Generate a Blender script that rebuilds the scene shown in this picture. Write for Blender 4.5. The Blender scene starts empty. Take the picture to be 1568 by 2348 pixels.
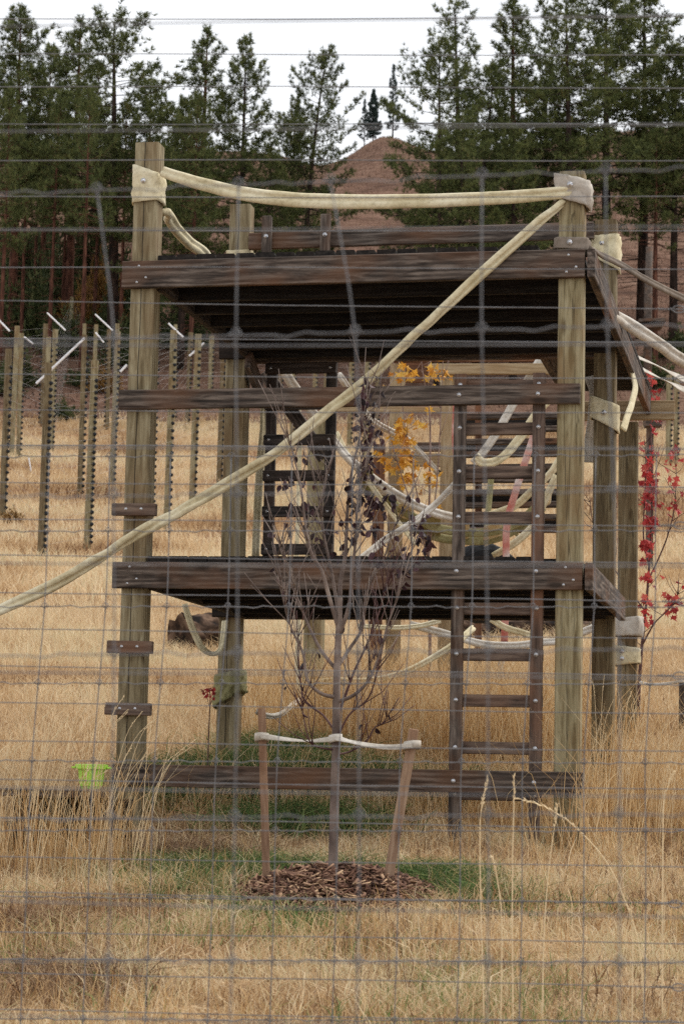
import bpy, bmesh, math, random
import numpy as np
from mathutils import Matrix, Vector, noise as mnoise

random.seed(7)
rng = np.random.default_rng(7)
S = bpy.context.scene
COL = S.collection
R = math.radians

# ------------------------------------------------------------------ camera
F = 5200.0                      # focal length in units of a 1568-wide picture
PITCH = math.atan(610.0 / F)
ROLL = 0.0205
_f = Vector((0, math.cos(PITCH), math.sin(PITCH)))
_u0 = Vector((0, -math.sin(PITCH), math.cos(PITCH)))
_x = Vector((1, 0, 0))
CR = math.cos(ROLL) * _x + math.sin(ROLL) * _u0
CU = -math.sin(ROLL) * _x + math.cos(ROLL) * _u0
cam_d = bpy.data.cameras.new('camera')
cam = bpy.data.objects.new('camera', cam_d)
COL.objects.link(cam)
cm = Matrix((CR, CU, -_f)).transposed().to_4x4()
cam.matrix_world = cm
cam_d.sensor_fit = 'HORIZONTAL'
cam_d.sensor_width = 24.0
cam_d.lens = 24.0 * F / 1568.0
cam_d.clip_start = 0.1
cam_d.clip_end = 3000
cam_d.dof.use_dof = True
cam_d.dof.focus_distance = 12.5
cam_d.dof.aperture_fstop = 9.0
S.camera = cam

# ------------------------------------------------------------------ world, sun, exposure
SUN_EL, SUN_AZ = R(52), R(62)        # azimuth: clockwise from the viewing direction, so the light comes from the right
w = bpy.data.worlds.new('World'); S.world = w; w.use_nodes = True
nt = w.node_tree; nt.nodes.clear()
sky = nt.nodes.new('ShaderNodeTexSky'); sky.sky_type = 'NISHITA'; sky.sun_disc = False
sky.sun_elevation = SUN_EL; sky.sun_rotation = SUN_AZ
bg1 = nt.nodes.new('ShaderNodeBackground'); bg1.inputs['Strength'].default_value = 0.09
bg2 = nt.nodes.new('ShaderNodeBackground'); bg2.inputs['Strength'].default_value = 0.66
tc = nt.nodes.new('ShaderNodeTexCoord')
mp = nt.nodes.new('ShaderNodeMapping'); mp.inputs['Scale'].default_value = (1, 1, 2.6)
nz = nt.nodes.new('ShaderNodeTexNoise'); nz.inputs['Scale'].default_value = 2.6; nz.inputs['Detail'].default_value = 5
rp = nt.nodes.new('ShaderNodeValToRGB')
rp.color_ramp.elements[0].position = 0.32; rp.color_ramp.elements[0].color = (0.60, 0.615, 0.64, 1)
rp.color_ramp.elements[1].position = 0.62; rp.color_ramp.elements[1].color = (0.985, 0.985, 0.985, 1)
mx = nt.nodes.new('ShaderNodeMixShader'); mx.inputs[0].default_value = 0.9
out = nt.nodes.new('ShaderNodeOutputWorld')
L = nt.links.new
L(tc.outputs['Generated'], mp.inputs[0]); L(mp.outputs[0], nz.inputs['Vector']); L(nz.outputs['Fac'], rp.inputs[0])
L(rp.outputs[0], bg2.inputs['Color']); L(sky.outputs[0], bg1.inputs['Color'])
L(bg1.outputs[0], mx.inputs[1]); L(bg2.outputs[0], mx.inputs[2]); L(mx.outputs[0], out.inputs['Surface'])

sd = bpy.data.lights.new('sun', 'SUN'); sd.energy = 1.3; sd.angle = R(24); sd.color = (1.0, 0.95, 0.87)
so = bpy.data.objects.new('sun', sd); COL.objects.link(so)
sdir = Vector((math.sin(SUN_AZ) * math.cos(SUN_EL), math.cos(SUN_AZ) * math.cos(SUN_EL), math.sin(SUN_EL)))
so.rotation_euler = sdir.to_track_quat('Z', 'Y').to_euler()
so.location = (20, 0, 40)

S.view_settings.view_transform = 'Standard'; S.view_settings.look = 'None'
S.view_settings.gamma = 1.0; S.view_settings.exposure = 1.1
S.view_settings.use_curve_mapping = False
S.cycles.use_denoising = False
S.cycles.max_bounces = 6; S.cycles.diffuse_bounces = 2; S.cycles.transparent_max_bounces = 4


# ------------------------------------------------------------------ geometry helpers
def ray(px, py):
    return _f + CR * ((px - 784.0) / F) - CU * ((py - 1174.0) / F)


def at(px, py, Y, k=0.0):
    """point of the place that stands at distance Y (+k*x) and is seen at picture point px,py (1568 wide)"""
    d = ray(px, py)
    return d * (Y / (d.y - k * d.x))


_PD = np.array([-8, 0, 5.5, 9.9, 12, 14, 20, 30, 43, 52.7, 61, 70, 78, 86, 100, 125, 160, 185, 200, 214, 240, 300, 420], float)
_PZ = np.array([-1.95, -1.5, -0.96, -0.51, -0.31, 0.03, 0.86, 2.22, 4.1, 6.05, 8.1, 9.95, 12.2, 15.1, 20.6, 31.2, 44.6, 52.7, 56.6, 57.6, 52, 35, 10], float)


def ground_np(x, y):
    z = np.interp(y, _PD, _PZ)
    # soften the profile
    z = 0.5 * z + 0.25 * np.interp(y - 0.5 - 0.01 * np.abs(y), _PD, _PZ) + 0.25 * np.interp(y + 0.5 + 0.01 * np.abs(y), _PD, _PZ)
    far = np.clip((y - 130) / 60.0, 0, 1)
    z = z + far * (1.6 * np.exp(-((x - 3.1) / 2.6) ** 2) - 1.2 * np.exp(-((x + 2.5) / 3.0) ** 2) + 3.2 * (1 / (1 + np.exp(-(x - 18) / 4.0))) - 0.8)
    z = z + 0.02 * np.sin(x * 1.7 + y * 0.6) * np.clip(y / 20, 0.3, 2.0) * np.clip((y - 4) / 4, 0, 1)
    return z


def ground(x, y):
    return float(ground_np(np.array([x]), np.array([y]))[0])


WM = {}                      # world matrices by object name


def link(o, parent=None, M=None):
    M = Matrix.Identity(4) if M is None else M
    COL.objects.link(o)
    WM[o.name] = M.copy()
    if parent is not None:
        o.parent = parent
        o.matrix_basis = WM[parent.name].inverted() @ M
    else:
        o.matrix_basis = M
    return o


def tag(o, label=None, cat=None, group=None, kind=None):
    if label: o['label'] = label
    if cat: o['category'] = cat
    if group: o['group'] = group
    if kind: o['kind'] = kind
    return o


def empty(name, loc, rz=0.0, label=None, cat=None, group=None):
    o = bpy.data.objects.new(name, None)
    o.empty_display_size = 0.2
    link(o, None, Matrix.Translation(Vector(loc)) @ Matrix.Rotation(rz, 4, 'Z'))
    return tag(o, label, cat, group)


class MB:
    def __init__(s):
        s.v = []; s.f = []; s.a = []

    def quad_box(s, M, lx, ly, lz, bev=0.0):
        b = bmesh.new(); bmesh.ops.create_cube(b, size=1.0)
        for vv in b.verts: vv.co = Vector((vv.co.x * lx, vv.co.y * ly, vv.co.z * lz))
        if bev > 0: bmesh.ops.bevel(b, geom=list(b.edges), offset=bev, segments=1, affect='EDGES')
        n = len(s.v); b.verts.index_update()
        for vv in b.verts: s.v.append(tuple(M @ vv.co))
        for ff in b.faces: s.f.append(tuple(n + q.index for q in ff.verts))
        b.free()

    def tube(s, pts, rad, sides=6, cap=True):
        pts = [Vector(p) for p in pts]
        if not hasattr(rad, '__len__'): rad = [rad] * len(pts)
        n0 = len(s.v); ref = None
        for i, p in enumerate(pts):
            t = (pts[min(i + 1, len(pts) - 1)] - pts[max(i - 1, 0)])
            if t.length < 1e-9: t = Vector((0, 0, 1))
            t.normalize()
            if ref is None:
                ref = Vector((0, 0, 1)) if abs(t.z) < 0.9 else Vector((1, 0, 0))
            a = (ref - t * ref.dot(t))
            if a.length < 1e-6: a = t.orthogonal()
            a.normalize(); ref = a
            b = t.cross(a)
            for k in range(sides):
                ang = 2 * math.pi * k / sides
                s.v.append(tuple(p + (a * math.cos(ang) + b * math.sin(ang)) * rad[i]))
        for i in range(len(pts) - 1):
            for k in range(sides):
                k2 = (k + 1) % sides
                s.f.append((n0 + i * sides + k, n0 + i * sides + k2, n0 + (i + 1) * sides + k2, n0 + (i + 1) * sides + k))
        if cap:
            s.f.append(tuple(n0 + k for k in range(sides))[::-1])
            s.f.append(tuple(n0 + (len(pts) - 1) * sides + k for k in range(sides)))

    def mesh(s, name, mat, smooth=False):
        me = bpy.data.meshes.new(name)
        me.from_pydata(s.v, [], s.f); me.validate()
        if mat is not None: me.materials.append(mat)
        if smooth: me.polygons.foreach_set('use_smooth', [True] * len(me.polygons))
        me.update()
        return me

    def build(s, name, mat, parent=None, M=None, smooth=False, local=False):
        """vertices are world coordinates unless local; M = frame of the object"""
        M = Matrix.Identity(4) if M is None else M
        if not local:
            Mi = M.inverted()
            s.v = [tuple(Mi @ Vector(q)) for q in s.v]
        o = bpy.data.objects.new(name, s.mesh(name, mat, smooth))
        return link(o, parent, M)


def np_mesh(name, V, Fc, mat, attr=None, smooth=False):
    """V (n,3) float, Fc (m,3) triangles, attr: per-vertex float 'rnd'"""
    me = bpy.data.meshes.new(name)
    n, m = len(V), len(Fc)
    me.vertices.add(n); me.loops.add(3 * m); me.polygons.add(m)
    me.vertices.foreach_set('co', np.ascontiguousarray(V, np.float32).ravel())
    me.loops.foreach_set('vertex_index', np.ascontiguousarray(Fc, np.int32).ravel())
    me.polygons.foreach_set('loop_start', np.arange(0, 3 * m, 3, dtype=np.int32))
    me.polygons.foreach_set('loop_total', np.full(m, 3, np.int32))
    if smooth: me.polygons.foreach_set('use_smooth', np.ones(m, bool))
    if attr is not None:
        a = me.attributes.new('rnd', 'FLOAT', 'POINT')
        a.data.foreach_set('value', np.ascontiguousarray(attr, np.float32))
    me.materials.append(mat)
    me.update(calc_edges=True)
    return me


def frame(p0, p1, up=Vector((0, 0, 1))):
    """matrix at the middle of p0-p1, local X along it, local Z towards up"""
    p0, p1 = Vector(p0), Vector(p1)
    x = (p1 - p0).normalized()
    z = (up - x * up.dot(x))
    if z.length < 1e-6: z = x.orthogonal()
    z.normalize(); y = z.cross(x)
    M = Matrix((x, y, z)).transposed().to_4x4()
    M.translation = (p0 + p1) / 2
    return M, (p1 - p0).length


def beam(name, parent, p0, p1, wy, hz, mat, up=Vector((0, 0, 1)), bev=0.004):
    M, l = frame(p0, p1, up)
    b = MB()
    if l < 0.9:
        b.quad_box(Matrix.Identity(4), l, wy, hz, bev)
        return b.build(name, mat, parent, M, local=True)
    # long boards: eased edges, a little bow and wane along the length
    ns = 12; sd0 = random.uniform(0, 50); e = bev
    hy, hh = wy / 2, hz / 2
    sec = [(-hy + e, -hh), (hy - e, -hh), (hy, -hh + e), (hy, hh - e), (hy - e, hh), (-hy + e, hh), (-hy, hh - e), (-hy, -hh + e)]
    for i in range(ns + 1):
        x = -l / 2 + l * i / ns
        bow = mnoise.noise(Vector((x * 0.9 + sd0, 3.3, 0))) * 0.0045
        for k, (yy, zz) in enumerate(sec):
            w1 = mnoise.noise(Vector((x * 5 + sd0, k * 2.7, 9.0))) * 0.0022
            b.v.append((x, yy + w1 * 0.5, zz + bow + (w1 if i not in (0, ns) else 0)))
    for i in range(ns):
        for k in range(8):
            k2 = (k + 1) % 8
            b.f.append((i * 8 + k, (i + 1) * 8 + k, (i + 1) * 8 + k2, i * 8 + k2))
    b.f.append(tuple(range(8))); b.f.append(tuple(ns * 8 + k for k in range(8))[::-1])
    return b.build(name, mat, parent, M, local=True)


def catmull(P, n=8):
    P = [Vector(p) for p in P]
    Q = [P[0] * 2 - P[1]] + P + [P[-1] * 2 - P[-2]]
    out = []
    for i in range(1, len(Q) - 2):
        for j in range(n):
            t = j / n
            a, b, c, d = Q[i - 1], Q[i], Q[i + 1], Q[i + 2]
            out.append(0.5 * ((2 * b) + (c - a) * t + (2 * a - 5 * b + 4 * c - d) * t * t + (3 * b - a - 3 * c + d) * t ** 3))
    out.append(Q[-2])
    return out


# ------------------------------------------------------------------ materials
def new_mat(name, rough=0.9, spec=0.2):
    m = bpy.data.materials.new(name); m.use_nodes = True
    b = m.node_tree.nodes['Principled BSDF']
    b.inputs['Roughness'].default_value = rough
    b.inputs['Specular IOR Level'].default_value = spec
    return m, m.node_tree, b


def nd(t, typ, **kw):
    n = t.nodes.new(typ)
    for k, v in kw.items():
        if k in n.inputs: n.inputs[k].default_value = v
        else: setattr(n, k, v)
    return n


def ramp(t, fac, stops):
    r = t.nodes.new('ShaderNodeValToRGB')
    e = r.color_ramp.elements
    e[0].position, e[0].color = stops[0][0], (*stops[0][1], 1)
    e[1].position, e[1].color = stops[-1][0], (*stops[-1][1], 1)
    for p, c in stops[1:-1]:
        q = e.new(p); q.color = (*c, 1)
    t.links.new(fac, r.inputs[0])
    return r.outputs[0]


def mixc(t, fac, a, b, mode='MIX'):
    m = t.nodes.new('ShaderNodeMix'); m.data_type = 'RGBA'; m.blend_type = mode
    if isinstance(fac, (int, float)): m.inputs[0].default_value = fac
    else: t.links.new(fac, m.inputs[0])
    for i, q in ((6, a), (7, b)):
        if isinstance(q, tuple): m.inputs[i].default_value = (*q, 1)
        else: t.links.new(q, m.inputs[i])
    return m.outputs[2]


def objcoord(t, scale, rand=True):
    c = t.nodes.new('ShaderNodeTexCoord')
    v = c.outputs['Object']
    if rand:
        oi = t.nodes.new('ShaderNodeObjectInfo')
        mu = nd(t, 'ShaderNodeMath', operation='MULTIPLY'); mu.inputs[1].default_value = 57.0
        t.links.new(oi.outputs['Random'], mu.inputs[0])
        cb = t.nodes.new('ShaderNodeCombineXYZ')
        for i in range(3): t.links.new(mu.outputs[0], cb.inputs[i])
        ad = nd(t, 'ShaderNodeVectorMath', operation='ADD')
        t.links.new(v, ad.inputs[0]); t.links.new(cb.outputs[0], ad.inputs[1]); v = ad.outputs[0]
    m = t.nodes.new('ShaderNodeMapping'); m.inputs['Scale'].default_value = scale
    t.links.new(v, m.inputs[0])
    return m.outputs[0], v


def wood(name, dark, mid, light, warm, warm_amt=0.5, crack=False, knots=True, bump=0.35, fissure=False):
    """boards and posts: grain along local X"""
    m, t, b = new_mat(name, 0.85, 0.25)
    g, base = objcoord(t, (2.2, 20, 20))
    n1 = nd(t, 'ShaderNodeTexNoise', Scale=2.2, Detail=6.0, Roughness=0.62, Distortion=0.6); t.links.new(g, n1.inputs['Vector'])
    mp2 = t.nodes.new('ShaderNodeMapping'); mp2.inputs['Scale'].default_value = (0.55, 7, 7); t.links.new(base, mp2.inputs[0])
    wv = nd(t, 'ShaderNodeTexWave', wave_type='BANDS', bands_direction='Z', Scale=1.3, Distortion=9.0, Detail=3.0)
    wv.inputs['Detail Scale'].default_value = 1.2
    t.links.new(mp2.outputs[0], wv.inputs['Vector'])
    mp3 = t.nodes.new('ShaderNodeMapping'); mp3.inputs['Scale'].default_value = (2.0, 4, 4); t.links.new(base, mp3.inputs[0])
    n2 = nd(t, 'ShaderNodeTexNoise', Scale=1.0, Detail=3.0); t.links.new(mp3.outputs[0], n2.inputs['Vector'])
    f1 = nd(t, 'ShaderNodeMath', operation='MULTIPLY_ADD'); t.links.new(wv.outputs['Fac'], f1.inputs[0]); f1.inputs[1].default_value = 0.16
    t.links.new(n1.outputs['Fac'], f1.inputs[2])
    col = ramp(t, f1.outputs[0], [(0.36, dark), (0.56, mid), (0.80, light)])
    wf = nd(t, 'ShaderNodeMapRange'); wf.inputs[1].default_value = 0.49; wf.inputs[2].default_value = 0.70; wf.inputs[4].default_value = warm_amt
    t.links.new(n2.outputs['Fac'], wf.inputs[0])
    col = mixc(t, wf.outputs[0], col, warm)
    h = f1.outputs[0]
    if knots:
        mk = t.nodes.new('ShaderNodeMapping'); mk.inputs['Scale'].default_value = (2.2, 6, 6); t.links.new(base, mk.inputs[0])
        vo = nd(t, 'ShaderNodeTexVoronoi', Scale=1.25); t.links.new(mk.outputs[0], vo.inputs['Vector'])
        kf = nd(t, 'ShaderNodeMapRange'); kf.inputs[1].default_value = 0.07; kf.inputs[2].default_value = 0.17; kf.inputs[3].default_value = 0.75; kf.inputs[4].default_value = 0.0
        t.links.new(vo.outputs['Distance'], kf.inputs[0])
        col = mixc(t, kf.outputs[0], col, (dark[0] * 0.7, dark[1] * 0.6, dark[2] * 0.5))
    if fissure:
        mf = t.nodes.new('ShaderNodeMapping'); mf.inputs['Scale'].default_value = (1.1, 24, 24); t.links.new(base, mf.inputs[0])
        nf_ = nd(t, 'ShaderNodeTexNoise', Scale=1.0, Detail=3.0, Distortion=0.8); t.links.new(mf.outputs[0], nf_.inputs['Vector'])
        q1 = nd(t, 'ShaderNodeMath', operation='SUBTRACT'); t.links.new(nf_.outputs['Fac'], q1.inputs[0]); q1.inputs[1].default_value = 0.56
        q2 = nd(t, 'ShaderNodeMath', operation='ABSOLUTE'); t.links.new(q1.outputs[0], q2.inputs[0])
        q3 = nd(t, 'ShaderNodeMapRange'); q3.inputs[1].default_value = 0.006; q3.inputs[2].default_value = 0.024; q3.inputs[3].default_value = 0.7; q3.inputs[4].default_value = 0.0
        t.links.new(q2.outputs[0], q3.inputs[0])
        col = mixc(t, q3.outputs[0], col, (0.05, 0.038, 0.02))
    if crack:
        sp = t.nodes.new('ShaderNodeSeparateXYZ'); c0 = t.nodes.new('ShaderNodeTexCoord'); t.links.new(c0.outputs['Object'], sp.inputs[0])
        nn = nd(t, 'ShaderNodeTexNoise', Scale=2.0, Detail=3.0, noise_dimensions='1D'); t.links.new(sp.outputs['X'], nn.inputs['W'])
        s1 = nd(t, 'ShaderNodeMath', operation='MULTIPLY_ADD'); t.links.new(nn.outputs['Fac'], s1.inputs[0]); s1.inputs[1].default_value = 0.022; s1.inputs[2].default_value = -0.004
        s2 = nd(t, 'ShaderNodeMath', operation='SUBTRACT'); t.links.new(sp.outputs['Y'], s2.inputs[0]); t.links.new(s1.outputs[0], s2.inputs[1])
        s3 = nd(t, 'ShaderNodeMath', operation='ABSOLUTE'); t.links.new(s2.outputs[0], s3.inputs[0])
        s4 = nd(t, 'ShaderNodeMapRange'); s4.inputs[1].default_value = 0.0015; s4.inputs[2].default_value = 0.004; s4.inputs[3].default_value = 0.9; s4.inputs[4].default_value = 0.0
        t.links.new(s3.outputs[0], s4.inputs[0])
        col = mixc(t, s4.outputs[0], col, (0.02, 0.015, 0.01))
    t.links.new(col, b.inputs['Base Color'])
    bp = nd(t, 'ShaderNodeBump', Strength=bump, Distance=0.004); t.links.new(h, bp.inputs['Height']); t.links.new(bp.outputs[0], b.inputs['Normal'])
    return m


def canvas(name, dark, mid, light):
    """woven hose jacket: fine rib weave, grime patches, scuffs"""
    m, t, b = new_mat(name, 0.85, 0.15)
    v, base = objcoord(t, (1, 1, 1))
    n1 = nd(t, 'ShaderNodeTexNoise', Scale=4.0, Detail=6.0, Roughness=0.65); t.links.new(v, n1.inputs['Vector'])
    n2 = nd(t, 'ShaderNodeTexNoise', Scale=38.0, Detail=4.0, Roughness=0.7); t.links.new(v, n2.inputs['Vector'])
    n3 = nd(t, 'ShaderNodeTexNoise', Scale=1.7, Detail=3.0); t.links.new(v, n3.inputs['Vector'])
    c = ramp(t, n1.outputs['Fac'], [(0.3, dark), (0.5, mid), (0.72, light)])
    g = ramp(t, n2.outputs['Fac'], [(0.3, (0.62, 0.60, 0.55)), (0.55, (1, 1, 1))])
    c = mixc(t, 0.75, c, g, 'MULTIPLY')
    gr = nd(t, 'ShaderNodeMapRange'); gr.inputs[1].default_value = 0.55; gr.inputs[2].default_value = 0.75; gr.inputs[4].default_value = 0.55
    t.links.new(n3.outputs['Fac'], gr.inputs[0])
    c = mixc(t, gr.outputs[0], c, (dark[0] * 0.55, dark[1] * 0.52, dark[2] * 0.55))
    t.links.new(c, b.inputs['Base Color'])
    bp = nd(t, 'ShaderNodeBump', Strength=0.5, Distance=0.004); t.links.new(n1.outputs['Fac'], bp.inputs['Height']); t.links.new(bp.outputs[0], b.inputs['Normal'])
    return m


def mottled(name, stops, scale=8.0, rough=0.9, spec=0.2, detail=5.0, bump=0.0, stretch=(1, 1, 1), rand=True, metallic=0.0, dist=0.01):
    m, t, b = new_mat(name, rough, spec)
    b.inputs['Metallic'].default_value = metallic
    v, _ = objcoord(t, stretch, rand)
    n = nd(t, 'ShaderNodeTexNoise', Scale=scale, Detail=detail); t.links.new(v, n.inputs['Vector'])
    t.links.new(ramp(t, n.outputs['Fac'], stops), b.inputs['Base Color'])
    if bump:
        bp = nd(t, 'ShaderNodeBump', Strength=bump, Distance=dist); t.links.new(n.outputs['Fac'], bp.inputs['Height']); t.links.new(bp.outputs[0], b.inputs['Normal'])
    return m


def bladed(name, stops, trans=0.25, rough=0.7, spec=0.15):
    """grass, needles, leaves: colour varies from blade to blade through the mesh attribute rnd"""
    m, t, b = new_mat(name, rough, spec)
    at_ = nd(t, 'ShaderNodeAttribute', attribute_name='rnd')
    c = ramp(t, at_.outputs['Fac'], stops)
    t.links.new(c, b.inputs['Base Color'])
    tr = t.nodes.new('ShaderNodeBsdfTranslucent'); t.links.new(c, tr.inputs['Color'])
    ms = t.nodes.new('ShaderNodeMixShader'); ms.inputs[0].default_value = trans
    o = t.nodes['Material Output']
    t.links.new(b.outputs[0], ms.inputs[1]); t.links.new(tr.outputs[0], ms.inputs[2]); t.links.new(ms.outputs[0], o.inputs['Surface'])
    return m


def leafmat(name, stops, trans=0.3):
    m, t, b = new_mat(name, 0.55, 0.3)
    oi = t.nodes.new('ShaderNodeObjectInfo')
    c = ramp(t, oi.outputs['Random'], stops)
    t.links.new(c, b.inputs['Base Color'])
    tr = t.nodes.new('ShaderNodeBsdfTranslucent'); t.links.new(c, tr.inputs['Color'])
    ms = t.nodes.new('ShaderNodeMixShader'); ms.inputs[0].default_value = trans
    o = t.nodes['Material Output']
    t.links.new(b.outputs[0], ms.inputs[1]); t.links.new(tr.outputs[0], ms.inputs[2]); t.links.new(ms.outputs[0], o.inputs['Surface'])
    return m


M = {}
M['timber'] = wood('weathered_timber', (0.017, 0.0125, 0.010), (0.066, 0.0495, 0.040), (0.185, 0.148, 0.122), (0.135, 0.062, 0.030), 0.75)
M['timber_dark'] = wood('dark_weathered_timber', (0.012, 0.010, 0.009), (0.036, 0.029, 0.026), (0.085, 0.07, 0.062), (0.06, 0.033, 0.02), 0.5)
M['timber_warm'] = wood('weathered_timber_warm', (0.04, 0.027, 0.021), (0.11, 0.075, 0.058), (0.20, 0.145, 0.11), (0.17, 0.078, 0.04), 0.75)
M['deck'] = wood('shade_darkened_wood', (0.005, 0.004, 0.0035), (0.013, 0.010, 0.0085), (0.030, 0.025, 0.021), (0.022, 0.012, 0.007), 0.5)  # near-black tone puts the under-deck shade into the wood colour
M['post'] = wood('treated_post_wood', (0.125, 0.095, 0.046), (0.25, 0.208, 0.118), (0.36, 0.315, 0.20), (0.20, 0.122, 0.055), 0.75, knots=True, fissure=True)
M['post_brown'] = wood('brown_post_wood', (0.075, 0.052, 0.026), (0.15, 0.112, 0.06), (0.235, 0.19, 0.115), (0.13, 0.078, 0.038), 0.7, fissure=True)
M['post_crack'] = wood('treated_post_wood_cracked', (0.10, 0.074, 0.037), (0.205, 0.162, 0.093), (0.33, 0.283, 0.18), (0.155, 0.094, 0.044), 0.85, crack=True)
M['pale'] = wood('pale_new_timber', (0.22, 0.15, 0.078), (0.31, 0.225, 0.13), (0.40, 0.31, 0.195), (0.26, 0.15, 0.07), 0.6)
M['stake'] = wood('stake_wood', (0.15, 0.085, 0.05), (0.25, 0.155, 0.10), (0.36, 0.25, 0.17), (0.22, 0.11, 0.06), 0.6)
M['rust'] = wood('rusty_brown_timber', (0.06, 0.026, 0.013), (0.12, 0.055, 0.03), (0.18, 0.095, 0.055), (0.20, 0.075, 0.028), 0.7)
M['hose'] = canvas('yellow_hose_canvas', (0.46, 0.39, 0.235), (0.63, 0.555, 0.375), (0.71, 0.655, 0.50))
M['hose_white'] = canvas('white_hose_canvas', (0.40, 0.35, 0.29), (0.56, 0.52, 0.46), (0.66, 0.63, 0.585))
M['hose_olive'] = canvas('olive_hose_canvas', (0.16, 0.145, 0.065), (0.27, 0.25, 0.125), (0.38, 0.35, 0.20))
M['hose_grey'] = canvas('grey_hose_canvas', (0.13, 0.105, 0.085), (0.19, 0.155, 0.125), (0.25, 0.21, 0.175))
M['strap_pink'] = mottled('faded_red_strap', [(0.36, (0.42, 0.12, 0.09)), (0.5, (0.52, 0.27, 0.225)), (0.64, (0.60, 0.50, 0.46))], 7, 0.8, 0.2)
M['wire'] = mottled('galvanised_wire', [(0.3, (0.10, 0.10, 0.105)), (0.7, (0.19, 0.19, 0.20))], 20, 0.5, 0.4, metallic=0.1)
M['wire_far'] = mottled('thin_far_wire', [(0.3, (0.22, 0.2, 0.19)), (0.7, (0.34, 0.31, 0.29))], 5, 0.5, 0.5)
M['bolt'] = mottled('zinc_bolt', [(0.3, (0.45, 0.45, 0.47)), (0.7, (0.62, 0.62, 0.64))], 30, 0.35, 0.5, metallic=0.7)
M['black'] = mottled('black_rubber', [(0.3, (0.010, 0.011, 0.013)), (0.7, (0.02, 0.022, 0.026))], 12, 0.8, 0.2)
M['whitepaint'] = mottled('white_plastic', [(0.3, (0.68, 0.68, 0.70)), (0.7, (0.80, 0.80, 0.82))], 12, 0.5, 0.4)
M['lime'] = mottled('lime_plastic', [(0.3, (0.36, 0.66, 0.06)), (0.7, (0.46, 0.76, 0.10))], 6, 0.4, 0.4)
M['bark_red'] = mottled('pine_bark', [(0.35, (0.035, 0.017, 0.012)), (0.55, (0.105, 0.044, 0.029)), (0.72, (0.19, 0.09, 0.058))], 3.0, 0.95, 0.1, bump=0.6, stretch=(2.2, 2.2, 0.6), dist=0.05)
M['bark_dark'] = mottled('dark_pine_bark', [(0.35, (0.015, 0.011, 0.009)), (0.55, (0.04, 0.026, 0.020)), (0.72, (0.085, 0.055, 0.042))], 3.0, 0.95, 0.1, bump=0.6, stretch=(2.2, 2.2, 0.6), dist=0.05)
M['bark_young'] = mottled('young_tree_bark', [(0.35, (0.095, 0.068, 0.058)), (0.55, (0.195, 0.148, 0.125)), (0.72, (0.32, 0.26, 0.22))], 14, 0.8, 0.2, bump=0.25, stretch=(1, 1, 0.5))
M['twig'] = mottled('dark_red_twig', [(0.35, (0.06, 0.025, 0.024)), (0.7, (0.13, 0.065, 0.055))], 9, 0.7, 0.3)
M['stemwood'] = mottled('pale_stem_bark', [(0.35, (0.16, 0.10, 0.08)), (0.7, (0.30, 0.21, 0.17))], 9, 0.8, 0.2)
M['log'] = mottled('charred_log_bark', [(0.38, (0.010, 0.007, 0.006)), (0.52, (0.05, 0.03, 0.02)), (0.68, (0.17, 0.11, 0.075))], 7, 0.95, 0.1, bump=0.8, dist=0.03)
M['needle'] = bladed('pine_needles', [(0.0, (0.028, 0.036, 0.015)), (0.35, (0.082, 0.100, 0.033)), (0.75, (0.150, 0.168, 0.056)), (0.94, (0.20, 0.19, 0.075)), (1.0, (0.24, 0.14, 0.07))], 0.22)
M['needle_blue'] = bladed('fir_needles', [(0.0, (0.03, 0.05, 0.045)), (1.0, (0.07, 0.095, 0.08))], 0.15)
M['straw'] = bladed('dry_straw', [(0.0, (0.17, 0.085, 0.045)), (0.25, (0.43, 0.27, 0.135)), (0.6, (0.67, 0.49, 0.285)), (0.88, (0.84, 0.70, 0.48)), (1.0, (0.34, 0.31, 0.12))], 0.3)
M['straw_gold'] = bladed('tall_gold_straw', [(0.0, (0.38, 0.21, 0.085)), (0.4, (0.61, 0.40, 0.185)), (0.8, (0.74, 0.55, 0.31)), (1.0, (0.80, 0.67, 0.45))], 0.3)
M['weed'] = bladed('brown_weed', [(0.0, (0.10, 0.055, 0.03)), (0.5, (0.24, 0.145, 0.085)), (1.0, (0.42, 0.29, 0.19))], 0.2)
M['hillgrass'] = bladed('hill_grass_blade', [(0.0, (0.07, 0.04, 0.028)), (0.5, (0.20, 0.12, 0.083)), (1.0, (0.34, 0.23, 0.155))], 0.2)
M['green'] = bladed('green_blade', [(0.0, (0.04, 0.075, 0.024)), (0.5, (0.10, 0.17, 0.05)), (0.8, (0.19, 0.25, 0.085)), (1.0, (0.45, 0.36, 0.16))], 0.3)
M['chip'] = bladed('bark_chip', [(0.0, (0.035, 0.017, 0.012)), (0.4, (0.15, 0.075, 0.05)), (0.8, (0.29, 0.165, 0.105)), (1.0, (0.52, 0.35, 0.21))], 0.0)
M['shrub'] = bladed('shrub_leaf', [(0.0, (0.022, 0.036, 0.013)), (0.6, (0.065, 0.082, 0.028)), (1.0, (0.11, 0.11, 0.045))], 0.2)
M['shrub_orange'] = bladed('autumn_shrub_leaf', [(0.0, (0.09, 0.045, 0.012)), (0.6, (0.20, 0.105, 0.025)), (1.0, (0.30, 0.17, 0.05))], 0.2)
M['plum'] = leafmat('plum_leaf', [(0.0, (0.014, 0.007, 0.009)), (0.6, (0.036, 0.013, 0.017)), (1.0, (0.09, 0.042, 0.048))], 0.15)
M['gold_leaf'] = leafmat('golden_leaf', [(0.0, (0.42, 0.17, 0.025)), (0.4, (0.60, 0.30, 0.035)), (1.0, (0.68, 0.44, 0.09))], 0.35)
M['red_leaf'] = leafmat('scarlet_leaf', [(0.0, (0.22, 0.02, 0.022)), (0.5, (0.46, 0.04, 0.042)), (1.0, (0.58, 0.14, 0.11))], 0.35)


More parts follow.
